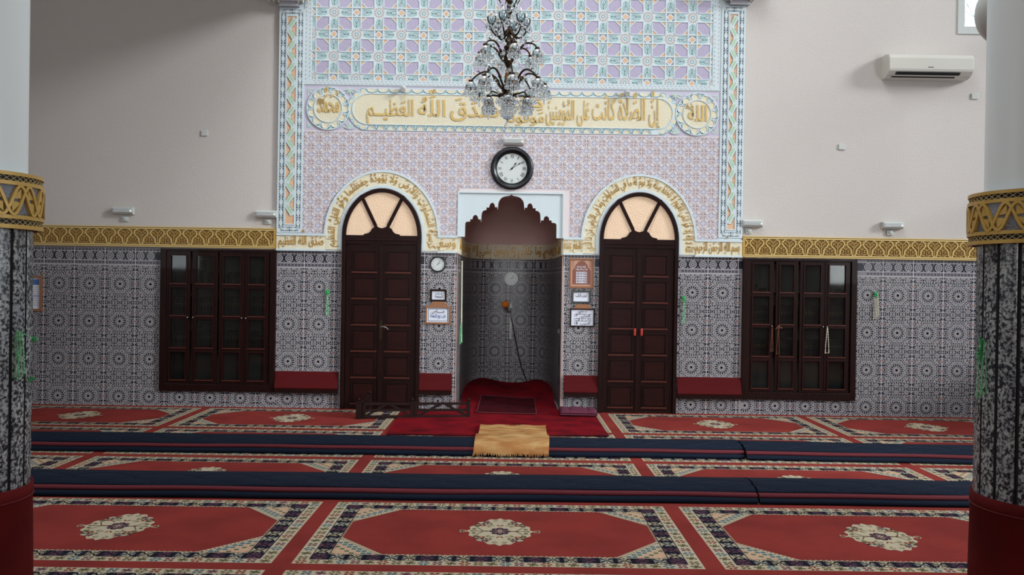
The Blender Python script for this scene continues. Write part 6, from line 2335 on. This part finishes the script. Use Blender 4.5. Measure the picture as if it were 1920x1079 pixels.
GA = radians(26.5)
PLX, PRX = -2.560, 2.527
# groove angles measured from the visible silhouette edge towards the camera
p_l = pillar(PLX, -1, .34 + pi * 1.25, (zat(72, 430, 4.0), zat(78, 329, 4.0), zat(60, 920, 3.98)), 'granite-clad pillar with gilded band at the left edge of the photo, green beads on it')
p_r = pillar(PRX, 1, .20 + pi * 1.25, (zat(1822, 457, 4.0), zat(1822, 362, 4.0), zat(1822, 935, 3.98)), 'granite-clad pillar with gilded band at the right edge of the photo')

# beads on the pillars


def angle_seen_at(cx, px):
    """angle on the pillar's visible side whose point appears at column px"""
    best = None
    for k in range(721):
        a = 2 * pi * k / 720; x, y = cx + .306 * cos(a), PY + .306 * sin(a)
        if cos(a) * -cx + sin(a) * -PY <= .3 * sqrt(cx * cx + PY * PY) * .5:
            continue
        d = abs(960 + F_PX * (x / y - YAW) - px)
        if best is None or d < best[0]:
            best = (d, a)
    return best[1]


def pillar_pos(cx, ang, out=.021):
    return cx + (.294 + out) * cos(ang), PY + (.294 + out) * sin(ang)


x, y = pillar_pos(PLX, angle_seen_at(PLX, 37)); z = zat(40, 622, y)
t = beads('prayer_beads', 'long green looped prayer beads hanging on the left pillar', x, y, z, .225, BEAD_G, n=3, w=.016, r=.0048, group='green beads hung on the pillars')
L = (x, y, z); mb = MB(); P = [(x - .01, y, z - .004), (x + .02, y, z - .012), (x + .05, y + .01, z - .03), (x + .075, y + .02, z - .035)]
bead_loop(mb, P, .004, BEAD_G, 1); mb.build('tail', t, loc=L)
mb = MB()
for q in ((x + .055, y + .012, z - .028), (x + .045, y - .004, z - .215)):
    for k in range(10):
        mb.tube([q, (q[0] + .03 * random.uniform(-.2, 1), q[1], q[2] + random.uniform(-.022, .010))], .003, BEAD_DG, 4)
mb.build('tassel', t, loc=L)
x, y = pillar_pos(PRX, angle_seen_at(PRX, 1848)); z = zat(1845, 640, y)
t = beads('prayer_beads', 'long green looped prayer beads hanging on the right pillar', x, y, z, .265, BEAD_G, n=2, w=.014, r=.0048, group='green beads hung on the pillars')
L = (x, y, z); mb = MB()
for q in ((x - .006, y - .006, z + .002), (x - .012, y - .006, z - .05), (x - .008, y - .004, z - .07)):
    for k in range(9):
        mb.tube([q, (q[0] + random.uniform(-.02, .014), q[1], q[2] + random.uniform(-.03, .022))], .0032, BEAD_DG, 4)
mb.build('tassel', t, loc=L)

# white rounded loudspeaker on the far side of the right pillar
SY = 4.62
sx_, sz_ = at_depth(1902, 21, SY)
sp = thing('loudspeaker', 'white rounded loudspeaker half hidden behind the right pillar at the top of the photo', 'loudspeaker', (sx_, SY, sz_)); L = tuple(sp.location)
mb = MB(); mb.ball((sx_, SY, sz_), .192, WHITE_PL, 32, 20, 1.0); mb.build('cabinet', sp, loc=L)
mb = MB(); mb.tube([(sx_ - .12 + .24 * k / 8, SY + .185 - .03 * abs(k - 4) / 4, sz_) for k in range(9)], .012, GREY_PL, 6); mb.build('grille_rim', sp, loc=L)
mb = MB(); mb.bar((sx_, SY - .15, sz_), (PRX + .02, PY + .26, sz_), .05, .05, GREY_PL); mb.build('bracket', sp, loc=L)
